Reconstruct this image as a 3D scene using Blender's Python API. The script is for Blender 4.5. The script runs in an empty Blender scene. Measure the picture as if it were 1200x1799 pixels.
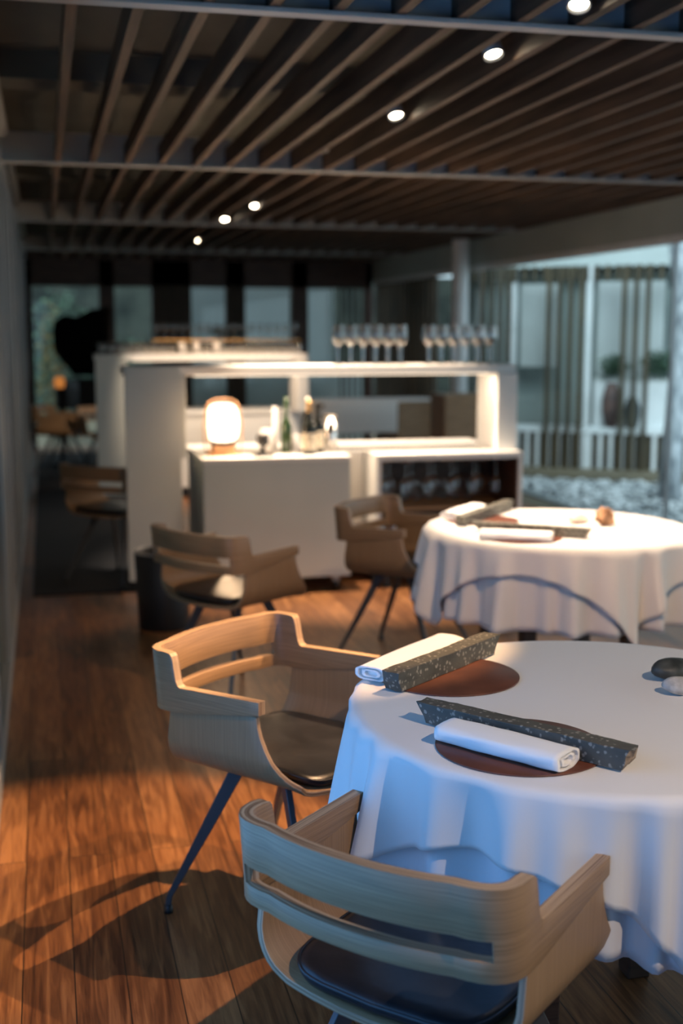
import bpy, bmesh, math, random
from mathutils import Vector, Matrix, noise
random.seed(7)
PI = math.pi
C = bpy.context.scene.collection
sc = bpy.context.scene

# ------------------------------------------------------------------ camera
cam_d = bpy.data.cameras.new('camera')
cam = bpy.data.objects.new('camera', cam_d); C.objects.link(cam); sc.camera = cam
cam_d.sensor_fit = 'VERTICAL'; cam_d.sensor_height = 36.0; cam_d.sensor_width = 24.0
cam_d.lens = 2127.3 / 1799 * 36
pitch, yaw, CH = math.radians(8.479), math.radians(13.704), 1.5224
cam.location = (0, 0, CH)
cam.rotation_euler = (PI/2 - pitch, 0, -yaw)
cam_d.clip_start = 0.05; cam_d.clip_end = 200
cam_d.dof.use_dof = True; cam_d.dof.focus_distance = 2.4; cam_d.dof.aperture_fstop = 2.2

# ------------------------------------------------------------------ world, exposure, daylight, lamps
w = bpy.data.worlds.new('world'); sc.world = w; w.use_nodes = True
bg = w.node_tree.nodes['Background']; bg.inputs[0].default_value = (0.72, 0.87, 1.0, 1); bg.inputs[1].default_value = 1.55
sc.view_settings.view_transform = 'Standard'; sc.view_settings.look = 'None'
sc.view_settings.exposure = 0.0; sc.view_settings.gamma = 1.0; sc.view_settings.use_curve_mapping = False

def aim(o, target):
    d = Vector(target) - o.location
    o.rotation_euler = d.to_track_quat('-Z', 'Y').to_euler()
def area(name, loc, target, sx, sy, power, col):
    l = bpy.data.lights.new(name, 'AREA'); l.shape = 'RECTANGLE'; l.size = sx; l.size_y = sy; l.energy = power; l.color = col
    o = bpy.data.objects.new(name, l); C.objects.link(o); o.location = loc; aim(o, target); return o
# overcast daylight falling over the roof on to the far side of the courtyard
sl = bpy.data.lights.new('overcast_sun', 'SUN'); sl.energy = 3.4; sl.angle = math.radians(35); sl.color = (0.78, 0.92, 1.0)
so = bpy.data.objects.new('overcast_sun', sl); C.objects.link(so); so.location = (6, 0, 8)
so.rotation_euler = Vector((0.22, 0.74, -0.62)).to_track_quat('-Z', 'Y').to_euler()
# daylight through the window wall beside and behind the photographer
area('window_daylight', (-0.26, 1.15, 1.0), (3, 1.15, 0.9), 3.0, 1.5, 33, (0.14, 0.43, 1.0))
area('side_window_daylight', (-0.265, 4.2, 1.3), (3, 5.2, 0.7), 1.9, 1.8, 9, (0.45, 0.72, 1.0))
WARM = (1.0, 0.60, 0.31); CREAM = (1.0, 0.76, 0.55)
area('under_shelf_lamp', (1.735, 7.02, 1.262), (1.735, 7.12, 0.8), 1.8, 0.02, 11, (1.0, 0.76, 0.55))
area('rear_under_shelf_lamp', (1.47, 10.86, 1.262), (1.47, 10.96, 0.8), 1.4, 0.02, 5, (1.0, 0.76, 0.55))
SPOTS = []   # lamps are created with their fixtures further down: (x, y, target, power, cone degrees)
SPOTS.append((1.56, 3.46, (0.22, 3.35, 0.0), 560, 33))
SPOTS.append((1.56, 2.75, (0.20, 3.0, 0.0), 260, 33))
SPOTS.append((1.56, 0.55, (1.1, 1.9, 0.6), 135, 46))
SPOTS.append((1.54, 4.12, (2.0, 4.45, 0.75), 330, 40))
SPOTS.append((1.55, 5.35, (2.0, 4.6, 0.75), 260, 34))
SPOTS.append((1.57, 6.88, (1.8, 7.3, 0.8), 650, 76))
SPOTS.append((1.60, 9.35, (1.5, 10.9, 1.2), 260, 52))
SPOTS.append((1.54, 10.52, (1.6, 11.2, 0.8), 60, 75))
SPOTS.append((1.62, 12.97, (3.0, 14.0, 0.7), 40, 70))
SPOTS.append((1.56, 2.35, (1.55, 4.5, 0.45), 130, 62))  # lamp added out of frame to warm the second table and its chairs

# ------------------------------------------------------------------ material helpers
def mat(name, col, rough=0.6, metal=0.0, spec=0.5, sheen=0.0, coat=0.0):
    m = bpy.data.materials.new(name); m.use_nodes = True
    b = m.node_tree.nodes['Principled BSDF']
    b.inputs['Base Color'].default_value = (*col, 1); b.inputs['Roughness'].default_value = rough
    b.inputs['Metallic'].default_value = metal; b.inputs['Specular IOR Level'].default_value = spec
    b.inputs['Coat Weight'].default_value = coat
    if sheen: b.inputs['Sheen Weight'].default_value = sheen
    return m
def N(m, t, **kw):
    n = m.node_tree.nodes.new(t)
    for k, v in kw.items(): setattr(n, k, v)
    return n
def L(m, a, b): m.node_tree.links.new(a, b)
def pb(m): return m.node_tree.nodes['Principled BSDF']
def noisy(m, c1, c2, scale=(1, 1, 1), ns=5.0, detail=4, lo=0.35, hi=0.65, coord='Object', bump=0.0, dist=0.0, bdist=0.01):
    tc = N(m, 'ShaderNodeTexCoord'); mp = N(m, 'ShaderNodeMapping'); mp.inputs['Scale'].default_value = scale
    L(m, tc.outputs[coord], mp.inputs[0])
    nt = N(m, 'ShaderNodeTexNoise'); nt.inputs['Scale'].default_value = ns; nt.inputs['Detail'].default_value = detail
    nt.inputs['Distortion'].default_value = dist
    L(m, mp.outputs[0], nt.inputs['Vector'])
    cr = N(m, 'ShaderNodeValToRGB'); cr.color_ramp.elements[0].position = lo; cr.color_ramp.elements[1].position = hi
    cr.color_ramp.elements[0].color = (*c1, 1); cr.color_ramp.elements[1].color = (*c2, 1)
    L(m, nt.outputs['Fac'], cr.inputs[0]); L(m, cr.outputs[0], pb(m).inputs['Base Color'])
    if bump:
        bp = N(m, 'ShaderNodeBump'); bp.inputs['Strength'].default_value = bump; bp.inputs['Distance'].default_value = bdist
        L(m, nt.outputs['Fac'], bp.inputs['Height']); L(m, bp.outputs[0], pb(m).inputs['Normal'])
    return m

def floor_mat():
    m = mat('oak_floor', (0.3, 0.15, 0.07), 0.38)
    tc = N(m, 'ShaderNodeTexCoord'); sx = N(m, 'ShaderNodeSeparateXYZ'); cx = N(m, 'ShaderNodeCombineXYZ')
    L(m, tc.outputs['Object'], sx.inputs[0]); L(m, sx.outputs[1], cx.inputs[0]); L(m, sx.outputs[0], cx.inputs[1])
    mp = N(m, 'ShaderNodeMapping'); mp.inputs['Location'].default_value = (0.3, -0.02, 0); L(m, cx.outputs[0], mp.inputs[0])
    br = N(m, 'ShaderNodeTexBrick'); br.inputs['Scale'].default_value = 1; br.inputs['Brick Width'].default_value = 2.3
    br.inputs['Row Height'].default_value = 0.12; br.inputs['Mortar Size'].default_value = 0.0016
    br.inputs['Mortar Smooth'].default_value = 0.2; br.offset = 0.37; br.inputs['Bias'].default_value = 0
    br.inputs['Color1'].default_value = (0.0, 0, 0, 1); br.inputs['Color2'].default_value = (1, 1, 1, 1); br.inputs['Mortar'].default_value = (0.5, .5, .5, 1)
    L(m, mp.outputs[0], br.inputs['Vector'])
    # grain, shifted per plank
    ad = N(m, 'ShaderNodeVectorMath', operation='MULTIPLY_ADD'); ad.inputs[1].default_value = (3, 7, 5)
    L(m, br.outputs['Color'], ad.inputs[0]); L(m, cx.outputs[0], ad.inputs[2])
    g = N(m, 'ShaderNodeMapping'); g.inputs['Scale'].default_value = (2.2, 26, 1); L(m, ad.outputs[0], g.inputs[0])
    n1 = N(m, 'ShaderNodeTexNoise'); n1.inputs['Scale'].default_value = 1.4; n1.inputs['Detail'].default_value = 7; n1.inputs['Distortion'].default_value = 1.2
    L(m, g.outputs[0], n1.inputs['Vector'])
    g2 = N(m, 'ShaderNodeMapping'); g2.inputs['Scale'].default_value = (6, 160, 1); L(m, ad.outputs[0], g2.inputs[0])
    n2 = N(m, 'ShaderNodeTexNoise'); n2.inputs['Scale'].default_value = 1.6; n2.inputs['Detail'].default_value = 3; L(m, g2.outputs[0], n2.inputs['Vector'])
    mx = N(m, 'ShaderNodeMath', operation='MULTIPLY_ADD'); mx.inputs[1].default_value = 0.35; L(m, n2.outputs['Fac'], mx.inputs[0]); L(m, n1.outputs['Fac'], mx.inputs[2])
    m2 = N(m, 'ShaderNodeMath', operation='MULTIPLY_ADD'); m2.inputs[1].default_value = 0.22; L(m, br.outputs['Color'], m2.inputs[0]); L(m, mx.outputs[0], m2.inputs[2])
    cr = N(m, 'ShaderNodeValToRGB'); e = cr.color_ramp.elements
    e[0].position = 0.48; e[0].color = (0.055, 0.019, 0.007, 1); e[1].position = 1.0; e[1].color = (0.30, 0.135, 0.05, 1)
    k = e.new(0.72); k.color = (0.15, 0.058, 0.02, 1)
    L(m, m2.outputs[0], cr.inputs[0])
    mm = N(m, 'ShaderNodeMixRGB'); mm.inputs[2].default_value = (0.012, 0.007, 0.004, 1)
    L(m, br.outputs['Fac'], mm.inputs[0]); L(m, cr.outputs[0], mm.inputs[1]); L(m, mm.outputs[0], pb(m).inputs['Base Color'])
    bp = N(m, 'ShaderNodeBump'); bp.inputs['Strength'].default_value = 0.18; bp.inputs['Distance'].default_value = 0.002
    L(m, n2.outputs['Fac'], bp.inputs['Height']); L(m, bp.outputs[0], pb(m).inputs['Normal'])
    return m

M = {}
M['floor'] = floor_mat()
M['oak'] = noisy(mat('oak_veneer', (0.4, 0.3, 0.2), 0.42), (0.18, 0.107, 0.054), (0.35, 0.214, 0.114), (3.5, 190, 1), 1.6, 6, 0.25, 0.7, 'UV', 0.05, 0.25, 0.001)
M['oak_side'] = noisy(mat('oak_veneer_side', (0.4, 0.3, 0.2), 0.42), (0.22, 0.132, 0.067), (0.325, 0.2, 0.105), (2.5, 170, 1), 1.6, 6, 0.25, 0.7, 'UV', 0.05, 0.4, 0.001)
M['ply'] = noisy(mat('ply_edge', (0.4, 0.3, 0.2), 0.5), (0.17, 0.095, 0.05), (0.45, 0.31, 0.19), (1.2, 130, 1), 1.8, 2, 0.38, 0.6, 'UV')
M['leather'] = noisy(mat('black_leather', (0.012, 0.013, 0.016), 0.3), (0.006, 0.007, 0.009), (0.016, 0.017, 0.021), (1, 1, 1), 9, 3, 0.3, 0.7, 'Object', 0.25, 0.6, 0.006)
M['leg'] = mat('grey_metal', (0.075, 0.085, 0.095), 0.4, 0.5)
M['rubber'] = mat('black_rubber', (0.006, 0.006, 0.007), 0.5)
def cloth_mat(name, col):
    m = mat(name, col, 0.85, sheen=0.25)
    tc = N(m, 'ShaderNodeTexCoord'); n1 = N(m, 'ShaderNodeTexNoise'); n1.inputs['Scale'].default_value = 420; n1.inputs['Detail'].default_value = 2
    L(m, tc.outputs['Object'], n1.inputs['Vector'])
    n3 = N(m, 'ShaderNodeTexNoise'); n3.inputs['Scale'].default_value = 5; n3.inputs['Detail'].default_value = 3; L(m, tc.outputs['Object'], n3.inputs['Vector'])
    bp = N(m, 'ShaderNodeBump'); bp.inputs['Strength'].default_value = 0.12; bp.inputs['Distance'].default_value = 0.001; L(m, n1.outputs['Fac'], bp.inputs['Height'])
    b2 = N(m, 'ShaderNodeBump'); b2.inputs['Strength'].default_value = 0.25; b2.inputs['Distance'].default_value = 0.006; L(m, n3.outputs['Fac'], b2.inputs['Height'])
    L(m, bp.outputs[0], b2.inputs['Normal']); L(m, b2.outputs[0], pb(m).inputs['Normal'])
    return m
M['cloth'] = cloth_mat('white_linen', (0.74, 0.72, 0.70))
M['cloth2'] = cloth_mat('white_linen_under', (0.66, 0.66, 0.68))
M['napkin'] = cloth_mat('napkin_linen', (0.84, 0.83, 0.82))
M['white'] = noisy(mat('white_lacquer', (0.7, 0.68, 0.65), 0.4), (0.53, 0.56, 0.53), (0.59, 0.62, 0.585), (1, 1, 1), 2, 2)
M['white_top'] = mat('white_counter', (0.74, 0.73, 0.70), 0.35)
M['slat'] = noisy(mat('walnut_slat', (0.1, 0.06, 0.04), 0.6), (0.03, 0.018, 0.011), (0.13, 0.073, 0.042), (12, 0.7, 12), 2.2, 5, 0.3, 0.72, 'Object', 0.1, 0.3, 0.002)
M['steel'] = noisy(mat('painted_beam', (0.5, 0.5, 0.48), 0.5), (0.44, 0.44, 0.42), (0.52, 0.52, 0.5), ns=1.5)
M['plaster'] = noisy(mat('dark_plaster', (0.1, 0.1, 0.09), 0.85), (0.085, 0.085, 0.07), (0.13, 0.13, 0.11), ns=1.2)
M['fascia'] = noisy(mat('fascia_paint', (0.5, 0.5, 0.47), 0.6), (0.34, 0.39, 0.37), (0.40, 0.45, 0.42), ns=1.0)
M['panel'] = noisy(mat('grey_wall_panel', (0.3, 0.31, 0.3), 0.5), (0.18, 0.19, 0.18), (0.27, 0.27, 0.255), (6, 0.4, 0.4), 2)
M['frame'] = mat('alu_frame', (0.35, 0.37, 0.38), 0.4, 0.4)
M['stone'] = None
def stone_mat():
    m = mat('speckled_stone', (0.05, 0.05, 0.05), 0.75)
    tc = N(m, 'ShaderNodeTexCoord')
    v = N(m, 'ShaderNodeTexVoronoi'); v.inputs['Scale'].default_value = 100; v.inputs['Randomness'].default_value = 1
    nd = N(m, 'ShaderNodeTexNoise'); nd.inputs['Scale'].default_value = 60; L(m, tc.outputs['Object'], nd.inputs['Vector'])
    av = N(m, 'ShaderNodeVectorMath', operation='MULTIPLY_ADD'); av.inputs[1].default_value = (0.012,)*3
    L(m, nd.outputs['Color'], av.inputs[0]); L(m, tc.outputs['Object'], av.inputs[2]); L(m, av.outputs[0], v.inputs['Vector'])
    cr = N(m, 'ShaderNodeValToRGB'); cr.color_ramp.elements[0].position = 0.26; cr.color_ramp.elements[1].position = 0.42
    cr.color_ramp.elements[0].color = (1, 1, 1, 1); cr.color_ramp.elements[1].color = (0, 0, 0, 1); L(m, v.outputs['Distance'], cr.inputs[0])
    s = N(m, 'ShaderNodeSeparateColor'); L(m, v.outputs['Color'], s.inputs[0])
    gt = N(m, 'ShaderNodeMath', operation='GREATER_THAN'); gt.inputs[1].default_value = 0.4; L(m, s.outputs[0], gt.inputs[0])
    mu = N(m, 'ShaderNodeMath', operation='MULTIPLY'); L(m, cr.outputs[0], mu.inputs[0]); L(m, gt.outputs[0], mu.inputs[1])
    n2 = N(m, 'ShaderNodeTexNoise'); n2.inputs['Scale'].default_value = 18; n2.inputs['Detail'].default_value = 6; L(m, tc.outputs['Object'], n2.inputs['Vector'])
    c2 = N(m, 'ShaderNodeValToRGB'); c2.color_ramp.elements[0].color = (0.026, 0.028, 0.024, 1); c2.color_ramp.elements[1].color = (0.12, 0.115, 0.095, 1)
    L(m, n2.outputs['Fac'], c2.inputs[0])
    mx = N(m, 'ShaderNodeMixRGB'); mx.inputs[2].default_value = (0.27, 0.25, 0.21, 1); L(m, mu.outputs[0], mx.inputs[0]); L(m, c2.outputs[0], mx.inputs[1])
    L(m, mx.outputs[0], pb(m).inputs['Base Color'])
    bp = N(m, 'ShaderNodeBump'); bp.inputs['Strength'].default_value = 0.6; bp.inputs['Distance'].default_value = 0.003
    L(m, n2.outputs['Fac'], bp.inputs['Height']); L(m, bp.outputs[0], pb(m).inputs['Normal'])
    return m
M['stone'] = stone_mat()
M['broken'] = noisy(mat('broken_stone_face', (0.3, 0.2, 0.13), 0.9), (0.14, 0.10, 0.07), (0.38, 0.27, 0.18), ns=60, bump=0.8)
M['mat_leather'] = noisy(mat('brown_leather', (0.16, 0.05, 0.03), 0.45), (0.10, 0.032, 0.018), (0.15, 0.05, 0.028), ns=12, bump=0.1, bdist=0.002)
M['mat_edge'] = mat('cut_leather_edge', (0.16, 0.08, 0.05), 0.7)
M['pebble_dark'] = noisy(mat('dark_pebble', (0.03, 0.035, 0.035), 0.55), (0.02, 0.024, 0.024), (0.07, 0.075, 0.07), ns=30, bump=0.3, bdist=0.003)
M['pebble_pale'] = noisy(mat('pale_pebble', (0.5, 0.47, 0.43), 0.7), (0.36, 0.34, 0.32), (0.6, 0.57, 0.52), ns=45, bump=0.3, bdist=0.002)
M['amber_rock'] = noisy(mat('ochre_rock', (0.4, 0.2, 0.1), 0.6), (0.16, 0.07, 0.03), (0.55, 0.30, 0.15), ns=22, bump=0.8, bdist=0.006)
M['pale_rock'] = noisy(mat('pink_rock', (0.8, 0.66, 0.55), 0.7), (0.66, 0.52, 0.43), (0.85, 0.74, 0.66), ns=30, bump=0.4)
M['black'] = mat('black_matte', (0.008, 0.009, 0.011), 0.5)
M['gloss_black'] = mat('black_lacquer', (0.006, 0.006, 0.007), 0.15)
M['dark_wood'] = noisy(mat('dark_wood', (0.06, 0.03, 0.02), 0.5), (0.035, 0.018, 0.012), (0.085, 0.042, 0.026), (2, 2, 30), 3)
M['mid_wood'] = noisy(mat('mid_wood', (0.3, 0.17, 0.08), 0.5), (0.22, 0.12, 0.055), (0.34, 0.2, 0.1), (2, 2, 20), 3)
M['rug'] = noisy(mat('dark_rug', (0.012, 0.015, 0.02), 0.95), (0.008, 0.011, 0.016), (0.022, 0.025, 0.032), ns=90, bump=0.5, bdist=0.004)
M['post'] = noisy(mat('brown_post', (0.09, 0.07, 0.04), 0.7), (0.03, 0.026, 0.015), (0.085, 0.062, 0.033), (8, 8, 0.8), 3)
M['fence'] = noisy(mat('pale_fence', (0.6, 0.62, 0.62), 0.6), (0.68, 0.71, 0.72), (0.78, 0.8, 0.81), ns=4)
M['blind'] = noisy(mat('roller_blind', (0.62, 0.66, 0.66), 0.9), (0.76, 0.80, 0.79), (0.82, 0.86, 0.86), ns=2)
def translucent(m, f=0.5):
    nt = m.node_tree; tl = nt.nodes.new('ShaderNodeBsdfTranslucent'); tl.inputs[0].default_value = (0.62, 0.66, 0.66, 1)
    mx = nt.nodes.new('ShaderNodeMixShader'); mx.inputs[0].default_value = f
    nt.links.new(nt.nodes['Principled BSDF'].outputs[0], mx.inputs[1]); nt.links.new(tl.outputs[0], mx.inputs[2]); nt.links.new(mx.outputs[0], nt.nodes['Material Output'].inputs[0])
translucent(M['blind'])
M['grey_wall'] = noisy(mat('courtyard_render', (0.4, 0.44, 0.42), 0.8), (0.46, 0.51, 0.50), (0.54, 0.59, 0.58), ns=2)
M['sky_grey_glass'] = mat('window_reflected_sky', (0.32, 0.38, 0.37), 0.2, spec=0.8)  # grey base colour stands in for sky reflected in the glass
M['bark'] = noisy(mat('grey_bark', (0.4, 0.42, 0.44), 0.85), (0.22, 0.25, 0.28), (0.62, 0.66, 0.70), (5, 5, 1.6), 5, 6, 0.35, 0.62, bump=0.6, bdist=0.02)
M['leaf'] = noisy(mat('green_leaf', (0.05, 0.14, 0.06), 0.6), (0.012, 0.035, 0.02), (0.06, 0.12, 0.065), ns=20)
M['garden_green'] = noisy(mat('ivy_wall', (0.03, 0.06, 0.05), 0.9), (0.004, 0.008, 0.006), (0.03, 0.036, 0.028), ns=3, detail=8)
M['yellow_leaf'] = mat('yellow_leaf', (0.13, 0.085, 0.012), 0.6)
M['deck'] = noisy(mat('weathered_deck', (0.2, 0.16, 0.1), 0.7), (0.13, 0.105, 0.065), (0.22, 0.18, 0.12), (14, 1.2, 1), 3)
M['gravel_base'] = mat('dark_soil', (0.04, 0.05, 0.055), 0.95)
def gravel_mat():
    m = mat('gravel', (0.5, 0.5, 0.5), 0.8)
    oi = N(m, 'ShaderNodeTexCoord'); v = N(m, 'ShaderNodeTexVoronoi'); v.inputs['Scale'].default_value = 22; L(m, oi.outputs['Object'], v.inputs['Vector'])
    s = N(m, 'ShaderNodeSeparateColor'); L(m, v.outputs['Color'], s.inputs[0])
    cr = N(m, 'ShaderNodeValToRGB'); cr.color_ramp.elements[0].color = (0.07, 0.09, 0.10, 1); cr.color_ramp.elements[1].color = (0.75, 0.77, 0.78, 1)
    cr.color_ramp.elements[0].position = 0.2; cr.color_ramp.elements[1].position = 0.7
    L(m, s.outputs[0], cr.inputs[0]); L(m, cr.outputs[0], pb(m).inputs['Base Color']); return m
M['gravel'] = gravel_mat()
M['terracotta'] = noisy(mat('dark_clay', (0.12, 0.07, 0.06), 0.6), (0.06, 0.04, 0.04), (0.17, 0.10, 0.085), ns=8)
M['green_glass'] = mat('green_bottle_glass', (0.02, 0.05, 0.015), 0.08, spec=0.8)
M['dark_bottle'] = mat('dark_bottle_glass', (0.006, 0.008, 0.007), 0.15, spec=0.4)
M['label'] = noisy(mat('cream_label', (0.75, 0.66, 0.5), 0.7), (0.5, 0.40, 0.28), (0.80, 0.72, 0.56), ns=60, lo=0.4, hi=0.5)
M['gold'] = mat('gold_foil', (0.55, 0.35, 0.15), 0.35, 0.8)
M['cherry'] = noisy(mat('cherry_wood', (0.5, 0.27, 0.14), 0.45), (0.40, 0.2, 0.09), (0.56, 0.31, 0.16), (2, 2, 14), 4)
M['silver'] = mat('polished_silver', (0.75, 0.72, 0.68), 0.18, 1.0)
def emit(name, col, s):
    m = bpy.data.materials.new(name); m.use_nodes = True; nt = m.node_tree; nt.nodes.remove(nt.nodes['Principled BSDF'])
    e = nt.nodes.new('ShaderNodeEmission'); e.inputs[0].default_value = (*col, 1); e.inputs[1].default_value = s
    nt.links.new(e.outputs[0], nt.nodes['Material Output'].inputs[0]); return m
M['bulb'] = emit('spot_bulb', (1.0, 0.82, 0.58), 40)
M['strip'] = emit('under_shelf_light', (1.0, 0.80, 0.60), 2)
M['lamp_glow'] = emit('opal_glow', (1.0, 0.80, 0.55), 5.0)
M['candle'] = emit('amber_lamp', (1.0, 0.35, 0.08), 0.5)
def glass(name, tint=(1, 1, 1), refl=0.06, edge=0.75, ecol=(0.8, 0.8, 0.8)):
    # thin sheet of glass: clear when faced, reflective at grazing angles
    m = bpy.data.materials.new(name); m.use_nodes = True; nt = m.node_tree; nt.nodes.remove(nt.nodes['Principled BSDF'])
    tr = nt.nodes.new('ShaderNodeBsdfTransparent'); tr.inputs[0].default_value = (*tint, 1)
    gl = nt.nodes.new('ShaderNodeBsdfGlossy'); gl.inputs['Roughness'].default_value = 0.03; gl.inputs['Color'].default_value = (*ecol, 1)
    lw = nt.nodes.new('ShaderNodeLayerWeight'); lw.inputs['Blend'].default_value = 0.4
    mr = nt.nodes.new('ShaderNodeMapRange'); mr.inputs['To Min'].default_value = refl; mr.inputs['To Max'].default_value = edge
    pw = nt.nodes.new('ShaderNodeMath'); pw.operation = 'POWER'; pw.inputs[1].default_value = 2.0
    nt.links.new(lw.outputs['Facing'], pw.inputs[0]); nt.links.new(pw.outputs[0], mr.inputs['Value'])
    mx = nt.nodes.new('ShaderNodeMixShader'); nt.links.new(mr.outputs[0], mx.inputs[0]); nt.links.new(tr.outputs[0], mx.inputs[1]); nt.links.new(gl.outputs[0], mx.inputs[2])
    nt.links.new(mx.outputs[0], nt.nodes['Material Output'].inputs[0]); return m
M['pane'] = glass('window_pane', (0.93, 0.985, 0.98), 0.03, 0.12)
M['wineglass'] = glass('clear_glassware', (0.86, 0.86, 0.86), 0.14, 1.0, (1, 1, 1))
M['ice_glass'] = glass('thick_glassware', (0.7, 0.71, 0.70), 0.3, 1.0, (1, 1, 1))

# ------------------------------------------------------------------ mesh helpers
def box(bm, x0, x1, y0, y1, z0, z1, mi=0):
    vs = [bm.verts.new(p) for p in ((x0,y0,z0),(x1,y0,z0),(x1,y1,z0),(x0,y1,z0),(x0,y0,z1),(x1,y0,z1),(x1,y1,z1),(x0,y1,z1))]
    for f in ((0,3,2,1),(4,5,6,7),(0,1,5,4),(1,2,6,5),(2,3,7,6),(3,0,4,7)):
        bm.faces.new([vs[i] for i in f]).material_index = mi
    return vs
def lathe(bm, prof, n=24, c=(0, 0), mi=0, closed=True):
    rings = []
    for r, z in prof:
        if r < 1e-5: rings.append([bm.verts.new((c[0], c[1], z))])
        else: rings.append([bm.verts.new((c[0] + r*math.cos(2*PI*k/n), c[1] + r*math.sin(2*PI*k/n), z)) for k in range(n)])
    for a, b in zip(rings, rings[1:]):
        for k in range(n):
            k2 = (k+1) % n
            v = [a[k % len(a)], a[k2 % len(a)], b[k2 % len(b)], b[k % len(b)]]
            u = []
            for q in v:
                if q not in u: u.append(q)
            if len(u) >= 3:
                f = bm.faces.new(u); f.material_index = mi; f.smooth = True
def tube(bm, pts, rad, n=10, mi=0, sx=1.0):
    pts = [Vector(p) for p in pts]; rings = []
    rads = rad if isinstance(rad, (list, tuple)) else [rad]*len(pts)
    up0 = None
    for i, p in enumerate(pts):
        t = (pts[min(i+1, len(pts)-1)] - pts[max(i-1, 0)]).normalized()
        a = t.cross(Vector((0, 0, 1)))
        if a.length < 1e-3: a = t.cross(Vector((0, 1, 0)))
        a.normalize(); b = a.cross(t).normalized()
        if up0 and a.dot(up0) < 0: a, b = -a, -b
        up0 = a
        rings.append([bm.verts.new(p + rads[i]*(math.cos(2*PI*k/n)*a*sx + math.sin(2*PI*k/n)*b)) for k in range(n)])
    for r1, r2 in zip(rings, rings[1:]):
        for k in range(n):
            f = bm.faces.new([r1[k], r1[(k+1) % n], r2[(k+1) % n], r2[k]]); f.smooth = True; f.material_index = mi
    bm.faces.new(rings[0][::-1]).material_index = mi; bm.faces.new(rings[-1]).material_index = mi
def obj(name, bm, mats, parent=None, bevel=0, seg=2, smooth=False, subsurf=0):
    bmesh.ops.recalc_face_normals(bm, faces=bm.faces)
    me = bpy.data.meshes.new(name); bm.to_mesh(me); bm.free()
    for m in (mats if isinstance(mats, (list, tuple)) else [mats]): me.materials.append(M[m] if isinstance(m, str) else m)
    if smooth: me.polygons.foreach_set('use_smooth', [True]*len(me.polygons))
    o = bpy.data.objects.new(name, me); C.objects.link(o)
    if parent: o.parent = parent
    if bevel:
        b = o.modifiers.new('bevel', 'BEVEL'); b.width = bevel; b.segments = seg; b.limit_method = 'ANGLE'; b.angle_limit = math.radians(38)
    if subsurf:
        s = o.modifiers.new('sub', 'SUBSURF'); s.levels = subsurf; s.render_levels = subsurf
    return o
def bxo(name, dims, m, parent=None, bevel=0.0, seg=2):
    bm = bmesh.new(); box(bm, *dims); return obj(name, bm, m, parent, bevel, seg)
def tag(o, label, cat, group=None):
    o['label'] = label; o['category'] = cat
    if group: o['group'] = group
    return o
def thing(name, label, cat, loc=(0, 0, 0), rz=0, group=None):
    o = bpy.data.objects.new(name, None); C.objects.link(o); o.location = loc; o.rotation_euler = (0, 0, rz); o.empty_display_size = 0.1
    return tag(o, label, cat, group)
def struct(o): o['kind'] = 'structure'; return o
def dup(root, loc, rz, label=None, group=None, scale=None):
    r = root.copy(); C.objects.link(r); r.location = loc; r.rotation_euler = (0, 0, rz)
    if scale: r.scale = scale
    if label: r['label'] = label
    if group: r['group'] = group
    for ch in list(root.children):
        c = ch.copy(); C.objects.link(c); c.parent = r
        for g in ch.children:
            d = g.copy(); C.objects.link(d); d.parent = c
    return r
def blob(bm, c, r, seed, amp=0.2, sub=3, fr=1.2, facet=False):
    g = bmesh.ops.create_icosphere(bm, subdivisions=sub, radius=1)
    for v in g['verts']:
        d = v.co.normalized(); k = 1 + amp*noise.noise(d*fr + Vector((seed, seed*1.7, 0)))
        v.co = Vector((c[0] + d.x*r[0]*k, c[1] + d.y*r[1]*k, c[2] + d.z*r[2]*k))
        for f in v.link_faces: f.smooth = not facet

# ------------------------------------------------------------------ the setting
ZS = 2.45
struct(bxo('floor', (-0.25, 4.45, -2.6, 16.4, -0.06, 0.0), 'floor'))
struct(bxo('ceiling', (-0.3, 4.6, -2.6, 16.4, 2.72, 2.80), 'plaster'))
ntr = [0]
def trim(bm, m, bevel=0.0):
    ntr[0] += 1
    return struct(obj('trim_%d' % ntr[0], bm, m, None, bevel))
# wooden ceiling slats running the length of the room
nsl = 24
for i in range(nsl):
    x = 0.095 + i*0.19
    if x > 4.3: break
    bm = bmesh.new(); box(bm, x, x+0.034, -2.5, 16.2, ZS, ZS+0.105); trim(bm, 'slat', 0.002)
BEAMS = [-0.1, 3.64, 7.08, 10.75, 14.5]
for y in BEAMS:
    bm = bmesh.new(); box(bm, -0.2, 4.38, y-0.03, y+0.03, ZS-0.014, ZS-0.0005); box(bm, -0.2, 4.38, y+0.022, y+0.03, ZS-0.0005, ZS+0.16); trim(bm, 'steel', 0.002)
# cross members above the slats and the plain strip beside the left wall
for y in [1.9, 5.6, 9.0, 12.2]:
    bm = bmesh.new(); box(bm, -0.2, 4.38, y, y+0.25, 2.60, 2.72); trim(bm, 'plaster')
# fascia over the window wall, with its lower track
bm = bmesh.new(); box(bm, 4.38, 4.5, -2.5, 16.2, 2.20, 2.72); trim(bm, 'fascia', 0.004)
bm = bmesh.new(); box(bm, 4.40, 4.47, -2.5, 16.2, 2.15, 2.1995); trim(bm, 'fence', 0.002)
bm = bmesh.new(); box(bm, 4.36, 4.46, -2.5, 13.5, 0.0, 0.02); trim(bm, 'frame')
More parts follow.
